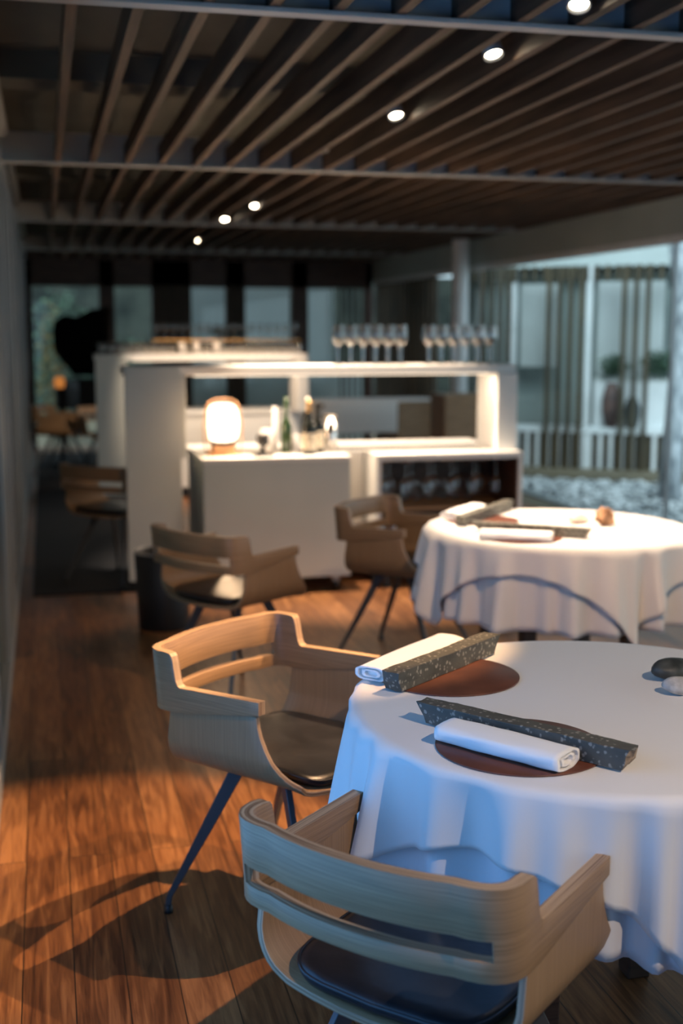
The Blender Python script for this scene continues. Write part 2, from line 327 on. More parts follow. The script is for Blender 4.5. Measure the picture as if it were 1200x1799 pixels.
# left wall: tall sliding panels of grey board between slim frames, glass near the viewer
XL = -0.20
bm = bmesh.new(); box(bm, XL-0.1, XL-0.002, 5.3, 16.4, 0, 2.5)
struct(obj('wall_left', bm, 'panel'))
bm = bmesh.new()
for k in range(11):
    y = 5.3 + k*1.0
    box(bm, XL-0.002, XL+0.012, y, y+0.06, 0.10, 2.42)
    box(bm, XL-0.002, XL+0.006, y+0.48, y+0.52, 0.10, 2.42)
trim(bm, 'frame', 0.002)
bm = bmesh.new(); box(bm, XL-0.06, XL+0.016, 3.0, 16.2, 0, 0.10); struct(obj('baseboard_left', bm, 'frame', None, 0.003))
bm = bmesh.new(); box(bm, XL-0.1, XL+0.012, -2.5, 16.3, 2.44, 2.52); trim(bm, 'frame', 0.004)
bm = bmesh.new(); tube(bm, [(XL+0.02, -2.4, 2.60), (XL+0.02, 16.2, 2.60)], 0.035, 12); trim(bm, 'frame')
bm = bmesh.new(); box(bm, XL-0.1, XL-0.02, -2.5, 16.3, 2.52, 2.72); struct(obj('wall_left_top', bm, 'plaster'))
bm = bmesh.new(); box(bm, XL-0.03, XL-0.022, 3.05, 5.3, 0.1, 2.44); struct(obj('window_1', bm, 'pane'))
bm = bmesh.new(); box(bm, XL-0.1, XL-0.09, 3.0, 5.3, 0.0, 2.5); struct(obj('wall_left_light_block', bm, 'panel'))  # opaque sheet added behind the pane to block sky light
bm = bmesh.new(); box(bm, XL-0.06, XL+0.012, 3.0, 3.06, 0.1, 2.44); box(bm, XL-0.06, XL+0.012, 4.2, 4.25, 0.1, 2.44); trim(bm, 'frame', 0.003)
bm = bmesh.new(); box(bm, XL-0.1, XL, -2.6, -0.4, 0, 2.44); box(bm, XL-0.1, XL, -0.4, 3.0, 0, 0.2); box(bm, XL-0.1, XL, -0.4, 3.0, 1.8, 2.44); box(bm, XL-0.1, XL, 2.7, 3.0, 0.2, 1.8); box(bm, XL-0.1, XL-0.09, -0.4, 2.7, 0.2, 1.8); struct(obj('wall_left_rear', bm, 'panel'))  # unseen; thin sheet across the opening added to shut out the sky
# rear wall behind the viewer: unseen, made solid to keep sky light out
bm = bmesh.new(); box(bm, -0.3, 4.5, -2.7, -2.6, 0, 2.8); struct(obj('wall_rear', bm, 'panel'))
# glass of the courtyard side
bm = bmesh.new()
for a, b in ((-2.5, 1.0), (1.0, 4.5), (4.5, 8.0), (8.0, 11.95), (12.1, 13.4)): box(bm, 4.405, 4.413, a+0.02, b-0.02, 0.02, 2.15)
struct(obj('window_2', bm, 'pane'))
bm = bmesh.new()
for y in (1.0, 4.5, 8.0): box(bm, 4.395, 4.425, y-0.012, y+0.012, 0.02, 2.15)
trim(bm, 'frame')
# round column on the glass line and a second one further on
def column(x, y, n):
    bm = bmesh.new(); lathe(bm, [(0, 0.0), (0.085, 0.0), (0.085, 2.449)], 28, (x, y)); return struct(obj('trim_column_%d' % n, bm, 'fence'))
column(4.18, 12.0, 1)

# end wall: dark timber piers between tall windows, with reflections of the garden
YE = 16.25
piers = [(-0.2, -0.12), (0.72, 0.92), (1.4, 1.92), (2.38, 2.64), (3.27, 3.5), (4.3, 4.4)]
bm = bmesh.new()
for a, b in piers: box(bm, a, b, YE, YE+0.12, 0, 2.45)
box(bm, -0.2, 4.4, YE, YE+0.12, 2.10, 2.72)
struct(obj('wall_back', bm, 'dark_wood', None, 0.004))
bm = bmesh.new()
for a, b in ((0.92, 1.4), (1.92, 2.38), (2.64, 3.27), (3.5, 4.3), (-0.12, 0.72)): box(bm, a, b, YE+0.05, YE+0.058, 0.05, 2.10)
struct(obj('window_3', bm, 'pane'))
bm = bmesh.new()
for k in range(9): box(bm, 1.44+k*0.055, 1.462+k*0.055, YE-0.03, YE, 0.05, 2.12)
for k in range(5): box(bm, 2.41+k*0.05, 2.432+k*0.05, YE-0.03, YE, 0.05, 2.12)
for k in range(5): box(bm, 3.94+k*0.08, 3.965+k*0.08, YE-0.03, YE, 0.05, 2.12)
trim(bm, 'post')
bm = bmesh.new(); box(bm, 0.9, 4.4, YE+0.55, YE+0.62, 0.02, 1.05); trim(bm, 'grey_wall')
bm = bmesh.new()
for a, b in ((1.88, 2.42), (2.6, 3.3), (3.48, 3.92)): box(bm, a, b, YE+0.28, YE+0.29, 0.9, 2.10)
trim(bm, 'blind')
# cross panelling on the glass return near the far end
bm = bmesh.new()
for k in range(14): box(bm, 4.40, 4.45, 13.55 + k*0.19, 13.55+k*0.19+0.06, 0.0, 2.15)
trim(bm, 'post')

# ------------------------------------------------------------------ courtyard
P0 = Vector((5.2, 13.0, 0)); FA = math.atan2(-0.566, 0.824)
gx = bmesh.new(); box(gx, 4.46, 12, -2, 18, -0.12, -0.06); struct(obj('ground', gx, 'gravel_base'))
tg = bpy.data.objects.new('facade_origin', None)
def fmat(): return Matrix.Translation(P0) @ Matrix.Rotation(FA, 4, 'Z')
def fobj(name, bm, m, parent=None, bevel=0.0):
    bm.transform(fmat()); return obj(name, bm, m, parent, bevel)
# the wall of the building across the yard
bm = bmesh.new(); box(bm, -1.0, 5.2, 0.95, 1.05, 0, 3.2); box(bm, -1.0, 5.2, 0.24, 0.95, 2.24, 3.1); struct(fobj('wall_courtyard', bm, 'grey_wall'))
bm = bmesh.new(); box(bm, -0.8, 5.2, -0.75, 0.94, -0.06, 0.0); struct(fobj('floor_courtyard_deck', bm, 'deck'))
bm = bmesh.new(); box(bm, 4.16, 4.395, 8.6, 13.4, 0.0, 0.004); trim(bm, 'deck')
# comb of short battens under the eaves
bm = bmesh.new()
for k in range(34): box(bm, -0.62+k*0.115, -0.57+k*0.115, -0.04, 0.0, 2.08, 2.24)
fobj_o = fobj('trim_eaves_battens', bm, 'post'); struct(fobj_o)
# blinds drawn behind the battens
for a, b, z0, z1 in ((-0.02, 0.40, 1.12, 2.06), (0.86, 1.60, 1.0, 2.08), (1.66, 2.5, 1.0, 2.08)):
    bm = bmesh.new(); box(bm, a, b, 0.33, 0.34, z0, z1)
    o = fobj('roller_blind', bm, 'blind'); tag(o, {(-0.02): 'dull grey roller blind behind the four brown posts across the courtyard', 0.86: 'bright pale blue roller blind across the courtyard, left of the three slim posts', 1.66: 'bright roller blind across the courtyard behind the leaning tree'}[a], 'blind')
bm = bmesh.new(); box(bm, -0.62, 5.0, 0.62, 0.64, 0.44, 2.2); struct(fobj('window_4', bm, 'sky_grey_glass'))
bm = bmesh.new(); box(bm, -0.6, 5.0, 0.03, 0.05, 0.0, 0.40); struct(fobj('trim_fence_backing', bm, 'post'))
bm = bmesh.new(); box(bm, -0.055, 0.0, -0.01, 0.045, 0, 2.24); box(bm, 0.79, 0.85, -0.01, 0.045, 0, 2.24); struct(fobj('trim_window_frames', bm, 'fence'))
# tall brown post groups
posts = [(-0.36,), (-0.26,), (-0.16,), (-0.07,), (0.39,), (0.51,), (0.63,), (0.755,), (1.23,), (1.35,), (1.47,)]
names = {0: 'fourth group', 1: 'x'}
groups = [('dark brown wall-high battens just right of the white column across the courtyard', [-0.37, -0.27, -0.17, -0.07]),
          ('four brown full-height posts in the middle of the courtyard fence', [0.385, 0.505, 0.625, 0.745]),
          ('three slim dark posts in front of the bright blind and potted plants', [1.21, 1.335, 1.46]),
          ('battens at the far right end of the courtyard fence', [2.1, 2.22, 2.34])]
for lab, xs in groups:
    t = thing('post_screen', lab, 'screen', tuple(fmat() @ Vector((xs[0], -0.058, 0))), FA)
    for x in xs: bxo('post', (x-xs[0]-0.026, x-xs[0]+0.026, -0.03, 0.03, 0, 2.235), 'post', t, 0.003)
# low pale picket fence
t = thing('picket_fence', 'low pale picket fence along the far side of the courtyard', 'fence', tuple(fmat() @ Vector((-0.6, 0, 0))), FA)
bxo('rail', (0, 4.6, -0.02, 0.02, 0.395, 0.425), 'fence', t, 0.003)
for k in range(39): bxo('picket', (0.03+k*0.118, 0.075+k*0.118, -0.012, 0.012, 0.0, 0.3945), 'fence', t, 0.002)
# white cabinet and planters behind the posts
t = thing('white_planter', 'long white planter box behind the three slim posts across the courtyard', 'planter', tuple(fmat() @ Vector((0.86, 0.255, 0))), FA)
bxo('box', (0, 1.05, -0.025, 0.025, 0.456, 0.98), 'fence', t, 0.005); bxo('lip', (-0.0, 1.07, -0.035, 0.035, 0.98, 1.0), 'white', t, 0.004)
random.seed(3)
def foliage(name, c, r, n, m, label, cat, size=0.05):
    bm = bmesh.new()
    for _ in range(n):
        d = Vector((random.gauss(0, 1), random.gauss(0, 1), random.gauss(0, 1))).normalized()*random.random()**0.4
        p = Vector((c[0]+d.x*r[0], c[1]+d.y*r[1], c[2]+d.z*r[2]))
        a = Vector((random.gauss(0, 1), random.gauss(0, 1), random.gauss(0, .8))).normalized(); b = a.orthogonal().normalized()
        s = size*random.uniform(.6, 1.3)
        vs = [bm.verts.new(q) for q in (p, p+a*s*.5+b*s*.28, p+a*s, p+a*s*.5-b*s*.28)]; bm.faces.new(vs)
    o = obj(name, bm, m); tag(o, label, cat); return o
def FP(t, o, z): v = fmat() @ Vector((t, o, z)); return (v.x, v.y, v.z)
foliage('leafy_plant', FP(1.08, 0.20, 1.15), (0.17, 0.05, 0.12), 420, 'leaf', 'bushy green plant in the white planter, left of the slim posts', 'plant')
foliage('leafy_plant', FP(1.55, 0.20, 1.18), (0.22, 0.05, 0.15), 480, 'leaf', 'taller green plant in the white planter, right of the slim posts', 'plant')
foliage('leafy_plant', FP(2.2, 0.17, 0.9), (0.2, 0.07, 0.45), 500, 'leaf', 'green shrub behind the leaning tree trunk', 'plant')
bm = bmesh.new(); box(bm, -0.6, 5.0, 0.05, 0.34, 0.40, 0.455); struct(fobj('trim_ledge', bm, 'fence'))
# dark clay pots standing on the deck
def pot(t, r, h, m, lab, o=0.0, z=0.0):
    bm = bmesh.new(); lathe(bm, [(0, 0), (r*.6, 0), (r*.95, h*.35), (r, h*.62), (r*.78, h*.85), (r*.55, h*.93), (r*.62, h), (r*.5, h), (r*.45, h*.9), (0, h*.88)], 24)
    q = obj('clay_pot', bm, m); q.location = FP(t, o, z); tag(q, lab, 'pot')
pot(1.08, 0.105, 0.50, 'terracotta', 'dark clay jar on the ledge in front of the white planter across the courtyard', 0.115, 0.4555)
pot(1.31, 0.09, 0.34, 'gravel_base', 'grey clay pot on the ledge, right of the dark clay jar', 0.115, 0.4555)
# tree: pale grey leaning trunk with a fork
bm = bmesh.new()
tube(bm, [(5.62, 10.15, -0.08), (5.66, 10.2, 0.5), (5.69, 10.2, 1.1), (5.73, 10.2, 1.6), (5.66, 10.2, 2.1), (5.58, 10.2, 2.6), (5.5, 10.2, 3.6)], [0.12, 0.095, 0.088, 0.085, 0.078, 0.07, 0.05], 16)
t = thing('courtyard_tree', 'pale grey leaning tree trunk growing from the gravel at the right edge', 'tree', (5.64, 10.2, -0.06))
bm.transform(Matrix.Translation((-5.64, -10.2, 0.06))); obj('trunk', bm, 'bark', t)
bm = bmesh.new(); tube(bm, [(0.07, 0, 1.55), (0.22, 0, 2.0), (0.36, 0.05, 2.6), (0.5, 0.1, 3.5)], [0.07, 0.065, 0.05, 0.035], 12); obj('branch', bm, 'bark', t)
# gravel of the yard: loose stones nobody could count
bm = bmesh.new(); random.seed(11)
base = bmesh.new(); bmesh.ops.create_icosphere(base, subdivisions=1, radius=1)
bv = [v.co.copy() for v in base.verts]; bf = [[v.index for v in f.verts] for f in base.faces]; base.free()
for _ in range(5200):
    x = random.uniform(4.5, 8.2); y = random.uniform(7.2, 12.6)
    loc = fmat().inverted() @ Vector((x, y, 0))
    if loc.y > -0.78: continue
    s = random.uniform(0.022, 0.05); rot = Matrix.Rotation(random.uniform(0, PI), 3, 'Z'); sq = random.uniform(.5, .8)
    vs = [bm.verts.new(Vector((x, y, -0.055+s*0.3)) + rot @ Vector((c.x*s*1.3, c.y*s, c.z*s*sq))) for c in bv]
    for f in bf: bm.faces.new([vs[i] for i in f])
o = obj('gravel', bm, 'gravel'); tag(o, 'white and grey gravel covering the courtyard ground', 'gravel'); o['kind'] = 'stuff'
# outside beyond the end wall
bm = bmesh.new(); box(bm, -4, 9.5, 21.5, 21.6, 0, 2.5); struct(obj('wall_garden', bm, 'garden_green'))
bm = bmesh.new(); box(bm, -3, 12, 16.4, 30, -0.1, -0.02); struct(obj('ground_garden', bm, 'deck'))
foliage('garden_shrub', (0.25, 18.1, 1.05), (0.5, 0.4, 1.1), 1100, 'leaf', 'dark green shrub outside the end window at the far left', 'shrub', 0.10)
foliage('garden_shrub', (0.12, 17.2, 0.95), (0.22, 0.3, 1.05), 260, 'yellow_leaf', 'yellow leaved shrub outside the end window at the far left', 'shrub', 0.09)
foliage('garden_shrub', (1.25, 18.2, 0.9), (0.5, 0.4, 0.5), 500, 'leaf', 'low green shrub outside the second end window', 'shrub', 0.09)
t = thing('standing_plant', 'dark potted plant in front of the pale blinds of the end wall', 'plant', (2.35, 15.8, 0))
bm = bmesh.new(); lathe(bm, [(0, 0), (0.14, 0), (0.17, 0.35), (0.15, 0.35), (0.14, 0.3), (0, 0.3)], 20); obj('pot', bm, 'black', t)
bm = bmesh.new(); tube(bm, [(0, 0, 0.3), (0.02, 0, 0.8), (0, 0, 1.5)], 0.012, 8); obj('stem', bm, 'post', t)
fo = foliage('leaves', (0, 0, 1.52), (0.26, 0.1, 0.10), 240, 'leaf', '', ''); fo.parent = t
del fo['label'], fo['category']

# ------------------------------------------------------------------ chairs
def uvquad(bm, f, uvl, coords):
    for lp, c in zip(f.loops, coords): lp[uvl].uv = c
def band_path():
    """plan path (centre line) from left arm tip round the back to right arm tip, with tags."""
    pts = []
    W, r = 0.250, 0.085
    def arc_back(x): return -0.268 + 0.045*(abs(x)/0.2)**2.2*0.8
    for y in (0.118, 0.08, 0.03, -0.02, -0.07, -0.11, -0.135, -0.143, -0.149, -0.154, -0.158, -0.162, -0.168, -0.176): pts.append((-W, y))
    # corner
    xe, ye = -0.172, arc_back(0.172)
    for k in range(1, 7):
        t = k/7; a = (1-t)**2; b = 2*t*(1-t); c = t*t
        pts.append((a*-W + b*-W*1.02 + c*xe, a*-0.176 + b*(-0.242) + c*ye))
    for k in range(13):
        x = xe + (k/12)*(-2*xe); pts.append((x, arc_back(x)))
    left = pts[:20]
    for p in reversed(left): pts.append((-p[0], p[1]))
    return pts
def make_band(parent):
    P = band_path(); n = len(P); T = 0.012
    s = [0]
    for a, b in zip(P, P[1:]): s.append(s[-1] + math.hypot(b[0]-a[0], b[1]-a[1]))
    S = s[-1]; nrm = []
    for i in range(n):
        a, b = P[max(i-1, 0)], P[min(i+1, n-1)]; d = math.hypot(b[0]-a[0], b[1]-a[1]); nrm.append((-(b[1]-a[1])/d, (b[0]-a[0])/d))   # right-hand normal
    istep = 6; islot = 17
    prof = [0.0, 0.004, 0.016, 0.040, 0.062, 0.076, 0.083, 0.0855]    # rise of the front edge of the back above the arm
    rows = []
    for i in range(n):
        j = min(i, n-1-i)
        y = P[i][1]
        t = min(1, max(0, (0.118 - y)/0.26))
        z0 = 0.618 + (0.577-0.618)*t
        if j <= istep: z2 = 0.651 - 0.008*t
        else: z2 = 0.643
        z2 = z2 if j < 12 else 0.645
        z1 = z0 + (z2-z0)*0.5 if j < 8 else 0.610
        if j < istep: z3 = None
        else: z3 = 0.643 + (prof[min(j-istep, 7)])
        rows.append((z0, z1, z2, z3))
    bm = bmesh.new(); uvl = bm.loops.layers.uv.new('UVMap')
    V = {}
    def vert(i, r, side):
        k = (i, r, side)
        if k not in V:
            z = rows[i][r]; off = T*side
            lean = -max(0, z-0.60)*0.10 if P[i][1] < -0.17 else 0       # slight recline
            V[k] = bm.verts.new((P[i][0] + nrm[i][0]*off, P[i][1] + nrm[i][1]*off + lean, z))
        return V[k]
    cells = set()
    for i in range(n-1):
        j = min(i, n-2-i)
        cells.add((i, 0))
        if not (j >= islot): cells.add((i, 1))
        if rows[i][3] is not None and rows[i+1][3] is not None: cells.add((i, 2))
    for (i, r) in cells:
        for side in (1, -1):
            q = [(i, r), (i+1, r), (i+1, r+1), (i, r+1)]
            f = bm.faces.new([vert(a, b, side) for a, b in q]); f.smooth = True; f.material_index = 0
            uvquad(bm, f, uvl, [(s[a], rows[a][b]) for a, b in q])
        for (da, db, na, nb, other) in (((i, r), (i+1, r), 0, 0, (i, r-1)), ((i, r+1), (i+1, r+1), 0, 0, (i, r+1)),
                                        ((i, r), (i, r+1), 0, 0, (i-1, r)), ((i+1, r), (i+1, r+1), 0, 0, (i+1, r))):
            if other in cells: continue
            vs = [vert(*da, 1), vert(*db, 1), vert(*db, -1), vert(*da, -1)]
            f = bm.faces.new(vs); f.material_index = 1; f.smooth = False
            ua = s[da[0]] + rows[da[0]][da[1]]; ub = s[db[0]] + rows[db[0]][db[1]]
            uvquad(bm, f, uvl, [(ua, 0.024), (ub, 0.024), (ub, 0.0), (ua, 0.0)])
    return obj('back_and_arms', bm, ['oak', 'ply'], parent, 0.0035, 2)
def make_shell(parent):
    # cross-section centre line from left top, down, round the corner, across the seat
    sec = [(-0.250, z) for z in (0.612, 0.585, 0.56, 0.53, 0.505)]
    for k in range(1, 8):
        a = PI + k*(PI/2)/8; sec.append((-0.168 + 0.082*math.cos(a) if False else -0.165 + 0.085*math.cos(a), 0.512 + 0.085*math.sin(a)))
    sec += [(-0.165, 0.427), (-0.12, 0.424), (-0.06, 0.4215), (0, 0.421)]
    sec += [(-x, z) for x, z in reversed(sec[:-1])]
    n = len(sec); T = 0.0065; m = 9
    nr = []
    for i in range(n):
        a, b = sec[max(i-1, 0)], sec[min(i+1, n-1)]; d = math.hypot(b[0]-a[0], b[1]-a[1]); nr.append((-(b[1]-a[1])/d, (b[0]-a[0])/d))
    s = [0]
    for a, b in zip(sec, sec[1:]): s.append(s[-1] + math.hypot(b[0]-a[0], b[1]-a[1]))
    def yf(x, z):
        if z > 0.44 or abs(x) > 0.2:
            t = min(1, max(0, (0.612-z)/(0.612-0.44)))
            return 0.106 + 0.104*t**1.9
        return 0.210 + 0.038*(1-(abs(x)/0.2)**2)
    def yr(x, z):
        t = min(1, max(0, (0.612-z)/0.17)); return -0.170 - 0.025*t - (0.02*(1-(abs(x)/0.2)**2) if abs(x) < 0.2 else 0)
    bm = bmesh.new(); uvl = bm.loops.layers.uv.new('UVMap'); V = {}
    def vert(i, k, sd):
        key = (i, k, sd)
        if key not in V:
            x, z = sec[i]; y = yr(x, z) + (yf(x, z)-yr(x, z))*k/(m-1)
            dip = 0.012*max(0, (y-0.12)/0.12)**2 if abs(x) < 0.21 and z < 0.45 else 0
            V[key] = bm.verts.new((x + nr[i][0]*T*sd, y, z + nr[i][1]*T*sd - dip))
        return V[key]
    for i in range(n-1):
        for k in range(m-1):
            for sd in (1, -1):
                q = [(i, k), (i+1, k), (i+1, k+1), (i, k+1)]
                f = bm.faces.new([vert(a, b, sd) for a, b in q]); f.smooth = True
                uvquad(bm, f, uvl, [(s[a], V[(a, b, sd)].co.y) for a, b in q])
        for k in (0, m-1):
            vs = [vert(i, k, 1), vert(i+1, k, 1), vert(i+1, k, -1), vert(i, k, -1)]; f = bm.faces.new(vs); f.material_index = 1
            uvquad(bm, f, uvl, [(s[i], .013), (s[i+1], .013), (s[i+1], 0), (s[i], 0)])
    for i in (0, n-1):
        for k in range(m-1):
            bm.faces.new([vert(i, k, 1), vert(i, k+1, 1), vert(i, k+1, -1), vert(i, k, -1)]).material_index = 1
    return obj('seat_shell', bm, ['oak_side', 'ply'], parent, 0.002, 2)
def make_cushion(parent):
    bm = bmesh.new(); n = 14
    def edge(y):   # half width
        return 0.182
    top = []
    for layer, (zz, shrink) in enumerate(((0.436, 0.0), (0.446, -0.006), (0.456, -0.003), (0.461, 0.012), (0.463, 0.035))):
        ring = []
        N_ = 48
        for k in range(N_):
            a = 2*PI*k/N_; cx, sy = math.cos(a), math.sin(a); e = 0.32
            x = (0.188-shrink)*math.copysign(abs(cx)**e, cx); yy = (0.200-shrink)*math.copysign(abs(sy)**e, sy)
            y = 0.012 + yy + (0.022*(1-(x/0.19)**2) if yy > 0.1 else (-0.02*(1-(x/0.19)**2) if yy < -0.1 else 0))
            ring.append(bm.verts.new((x, y, zz + 0.010*max(0, (abs(x)-0.15)/0.04) - 0.010*max(0, (y-0.13)/0.1))))
        if top:
            for k in range(N_): bm.faces.new([top[-1][k], top[-1][(k+1) % N_], ring[(k+1) % N_], ring[k]])
        top.append(ring)
    bm.faces.new(top[0][::-1])
    cv = bm.verts.new((0, 0.012, 0.466))
    mid = [bm.verts.new((v.co.x*0.55, 0.012+(v.co.y-0.012)*0.55, 0.4665)) for v in top[-1]]
    for k in range(48):
        bm.faces.new([top[-1][k], top[-1][(k+1) % 48], mid[(k+1) % 48], mid[k]]); bm.faces.new([mid[k], mid[(k+1) % 48], cv])
    cu = obj('seat_cushion', bm, 'leather', parent, smooth=True)
    bm = bmesh.new(); pts = []
    for k in range(49):
        a = 2*PI*k/48; cx, sy = math.cos(a), math.sin(a); e = 0.32
        x = 0.193*math.copysign(abs(cx)**e, cx); yy = 0.205*math.copysign(abs(sy)**e, sy)
        y = 0.012 + yy + (0.022*(1-min(1, (x/0.19)**2)) if yy > 0.1 else (-0.02*(1-min(1, (x/0.19)**2)) if yy < -0.1 else 0))
        pts.append((x, y, 0.453 + 0.010*max(0, (abs(x)-0.15)/0.04) - 0.010*max(0, (y-0.13)/0.1)))
    tube(bm, pts, 0.0035, 6); obj('piping', bm, 'leather', cu)
def make_leg(parent, sx, sy):
    A = Vector((0.105*sx, 0.07*sy, 0.416)); K = Vector((0.212*sx, 0.235*sy, 0.045)); F = Vector((0.214*sx, 0.238*sy, 0.0))
    bm = bmesh.new()
    side = Vector((-(K-A).y, (K-A).x, 0)).normalized(); 
    ax = (K-A).normalized(); nrm = ax.cross(side).normalized()
    rings = []
    for p, w, t in ((A + Vector((0, 0, 0.004)), 0.019, 0.009), (A.lerp(K, .5), 0.0145, 0.008), (K, 0.0085, 0.007), (F + Vector((0, 0, .022)), 0.0075, 0.007)):
        d = side if True else None
        ty = nrm
        if p.z < 0.05: ty = Vector((side.y, -side.x, 0))
        # the blade's broad side faces outwards sideways of the chair
        rings.append([bm.verts.new(p + ty*w*a + d*t*b) for a, b in ((-1, -1), (1, -1), (1, 1), (-1, 1))])
    for r1, r2 in zip(rings, rings[1:]):
        for k in range(4): bm.faces.new([r1[k], r1[(k+1) % 4], r2[(k+1) % 4], r2[k]])
    bm.faces.new(rings[0][::-1]); bm.faces.new(rings[-1])
    lg = obj('leg', bm, 'leg', parent, 0.002, 2)
    bm = bmesh.new(); lathe(bm, [(0, 0), (0.0125, 0), (0.0125, 0.006), (0.0105, 0.024), (0, 0.024)], 12, (F.x, F.y)); obj('foot', bm, 'rubber', lg)
def make_chair(label):
    t = thing('armchair', label, 'chair', group=None)
    make_band(t); make_shell(t); make_cushion(t)
    bm = bmesh.new(); box(bm, -0.13, 0.13, -0.095, 0.095, 0.4055, 0.4138); obj('mounting_plate', bm, 'leg', t, 0.003)
    for sx in (-1, 1):
        for sy in (-1, 1): make_leg(t, sx, sy)
    return t
ch0 = make_chair('oak armchair with its slotted back to the viewer, nearest, at the bottom of the frame')
ch0.location = (0.6332, 1.8836, 0); ch0.rotation_euler = (0, 0, -0.8498)
dup(ch0, (0.5867, 3.0004, 0), -2.4298, 'oak armchair facing the front table on its left, inner back lit warm')
dup(ch0, (0.745, 4.95, 0), -0.97, 'oak armchair in front of the white box cabinet, back turned, beside the black bin')
dup(ch0, (1.6141, 5.35, 0), -2.3243, 'oak armchair tucked at the left of the second round table')
dup(ch0, (0.41, 7.44, 0.0095), -0.75, 'shaded oak armchair on the dark rug behind the front console')
dup(ch0, (0.16, 13.3, 0.0095), -1.9, 'small distant oak armchair nearest the left wall')
dup(ch0, (0.62, 12.9, 0.0095), -2.9, 'small distant oak armchair just left of the rear console')

# ------------------------------------------------------------------ round tables with cloths
def fold(th, seed):
    a = math.sin(17*th+seed+1.2*math.sin(3*th+seed)); b = math.sin(27*th+seed*2.3+1.5*math.sin(4*th)); c = math.sin(8*th+seed*.7)
    return (a + .75*b + .6*c + .35*math.sin(41*th+seed))/2.0
def lover(th, half, R, c0):
    a = (th-c0+PI/4) % (PI/2) - PI/4                    # corner at c0
    L_ = half/math.cos(PI/4-abs(a)) if True else 0
    return max(0.05, L_-R)
def make_cloth(name, cx, cy, R, half, c0, seed, m, label, under=None, zt=0.75, deep=None, lift=None):
    n = 288; bm = bmesh.new(); rings = []
    for rr in (0.0, 0.15, 0.3, 0.42, R-0.03, R-0.012): 
        rings.append([bm.verts.new((cx, cy, zt))] if rr == 0 else [bm.verts.new((cx+rr*math.cos(2*PI*k/n), cy+rr*math.sin(2*PI*k/n), zt)) for k in range(n)])
    steps = 15
    for j in range(1, steps+1):
        ring = []
        for k in range(n):
            th = 2*PI*k/n; drop = (lover(th, half, R, c0) if under is None else under)
            if under is not None and lift:
                for la in lift:
                    q = math.atan2(math.sin(th-la), math.cos(th-la))/0.55; drop -= 0.05*math.exp(-q**4)
            drop = min(drop, 0.40)
            t = j/steps; d = drop*t
            a = min(1, max(0, d)/0.012)
            fl = fold(th, seed); g = (d/0.3)**0.75 if d > 0 else 0
            r = R - 0.012 + 0.012*math.sin(min(1, d/0.014)*PI/2) + 0.10*d + 0.05*g*fl
            if deep:
                for (dc, dw, da) in deep:
                    q = math.atan2(math.sin(th-dc), math.cos(th-dc))/dw; r -= da*g*math.exp(-q*q)
            if under is not None: r -= 0.007 + 0.01*min(1, d/.1)
            z = zt - (0.012*(1-math.cos(min(1, d/0.014)*PI/2)) if d < 0.014 else 0.012 + (d-0.014))
            if under is not None: z -= 0.002 
            ring.append(bm.verts.new((cx+r*math.cos(th), cy+r*math.sin(th), z)))
        rings.append(ring)
    for a, b in zip(rings, rings[1:]):
        for k in range(n):
            k2 = (k+1) % n
            f = bm.faces.new([a[0], b[k], b[k2]] if len(a) == 1 else [a[k], a[k2], b[k2], b[k]]); f.smooth = True
    o = obj(name, bm, m)
    if under is None or True:
        sm = o.modifiers.new('thick', 'SOLIDIFY'); sm.thickness = 0.0015; sm.offset = -1
    tag(o, label, 'tablecloth'); return o
def make_table(cx, cy, R, lab, legs=0.3):
    t = thing('round_table', lab, 'table', (cx, cy, 0))
    bm = bmesh.new(); lathe(bm, [(0, 0.715), (R-0.03, 0.715), (R-0.022, 0.722), (R-0.022, 0.738), (R-0.03, 0.743), (0, 0.743)], 64); obj('tabletop', bm, 'dark_wood', t)
    for k in range(4):
        a = PI/4 + k*PI/2; x, y = legs*math.cos(a), legs*math.sin(a)
        bm = bmesh.new(); box(bm, x-.028, x+.028, y-.028, y+.028, 0, 0.7145); obj('leg', bm, 'dark_wood', t, 0.004)
T1 = (1.1121, 2.257, 0.5335); T2 = (1.9688, 4.4195, 0.5363)
make_table(*T1, 'round table under white cloths in the foreground'); make_table(*T2, 'second round table under white cloths, dark legs showing below the cloth')
c0 = math.radians(-84); c1 = math.radians(-92)
make_cloth('tablecloth', T1[0], T1[1], T1[2]-0.004, 0.64, c1, 1.3, 'cloth2', 'white undercloth hanging below the overlay of the foreground table', under=0.325, lift=[math.radians(-142), math.radians(125)], zt=0.7465, deep=[(math.radians(-108), 0.07, 0.085), (math.radians(-140), 0.06, 0.05)])
make_cloth('tablecloth', T1[0], T1[1], T1[2], 0.672, c1, 1.3, 'cloth', 'white top cloth on the foreground table, blue shaded on its left', deep=[(math.radians(-108), 0.07, 0.085), (math.radians(-140), 0.06, 0.05)])
make_cloth('tablecloth', T2[0], T2[1], T2[2]-0.004, 0.64, c0, 4.0, 'cloth2', 'white undercloth hanging below the overlay of the second table', under=0.30, zt=0.7465)
make_cloth('tablecloth', T2[0], T2[1], T2[2], 0.635, c0, 4.0, 'cloth', 'brightly lit white top cloth on the second table')
ZT = 0.7505

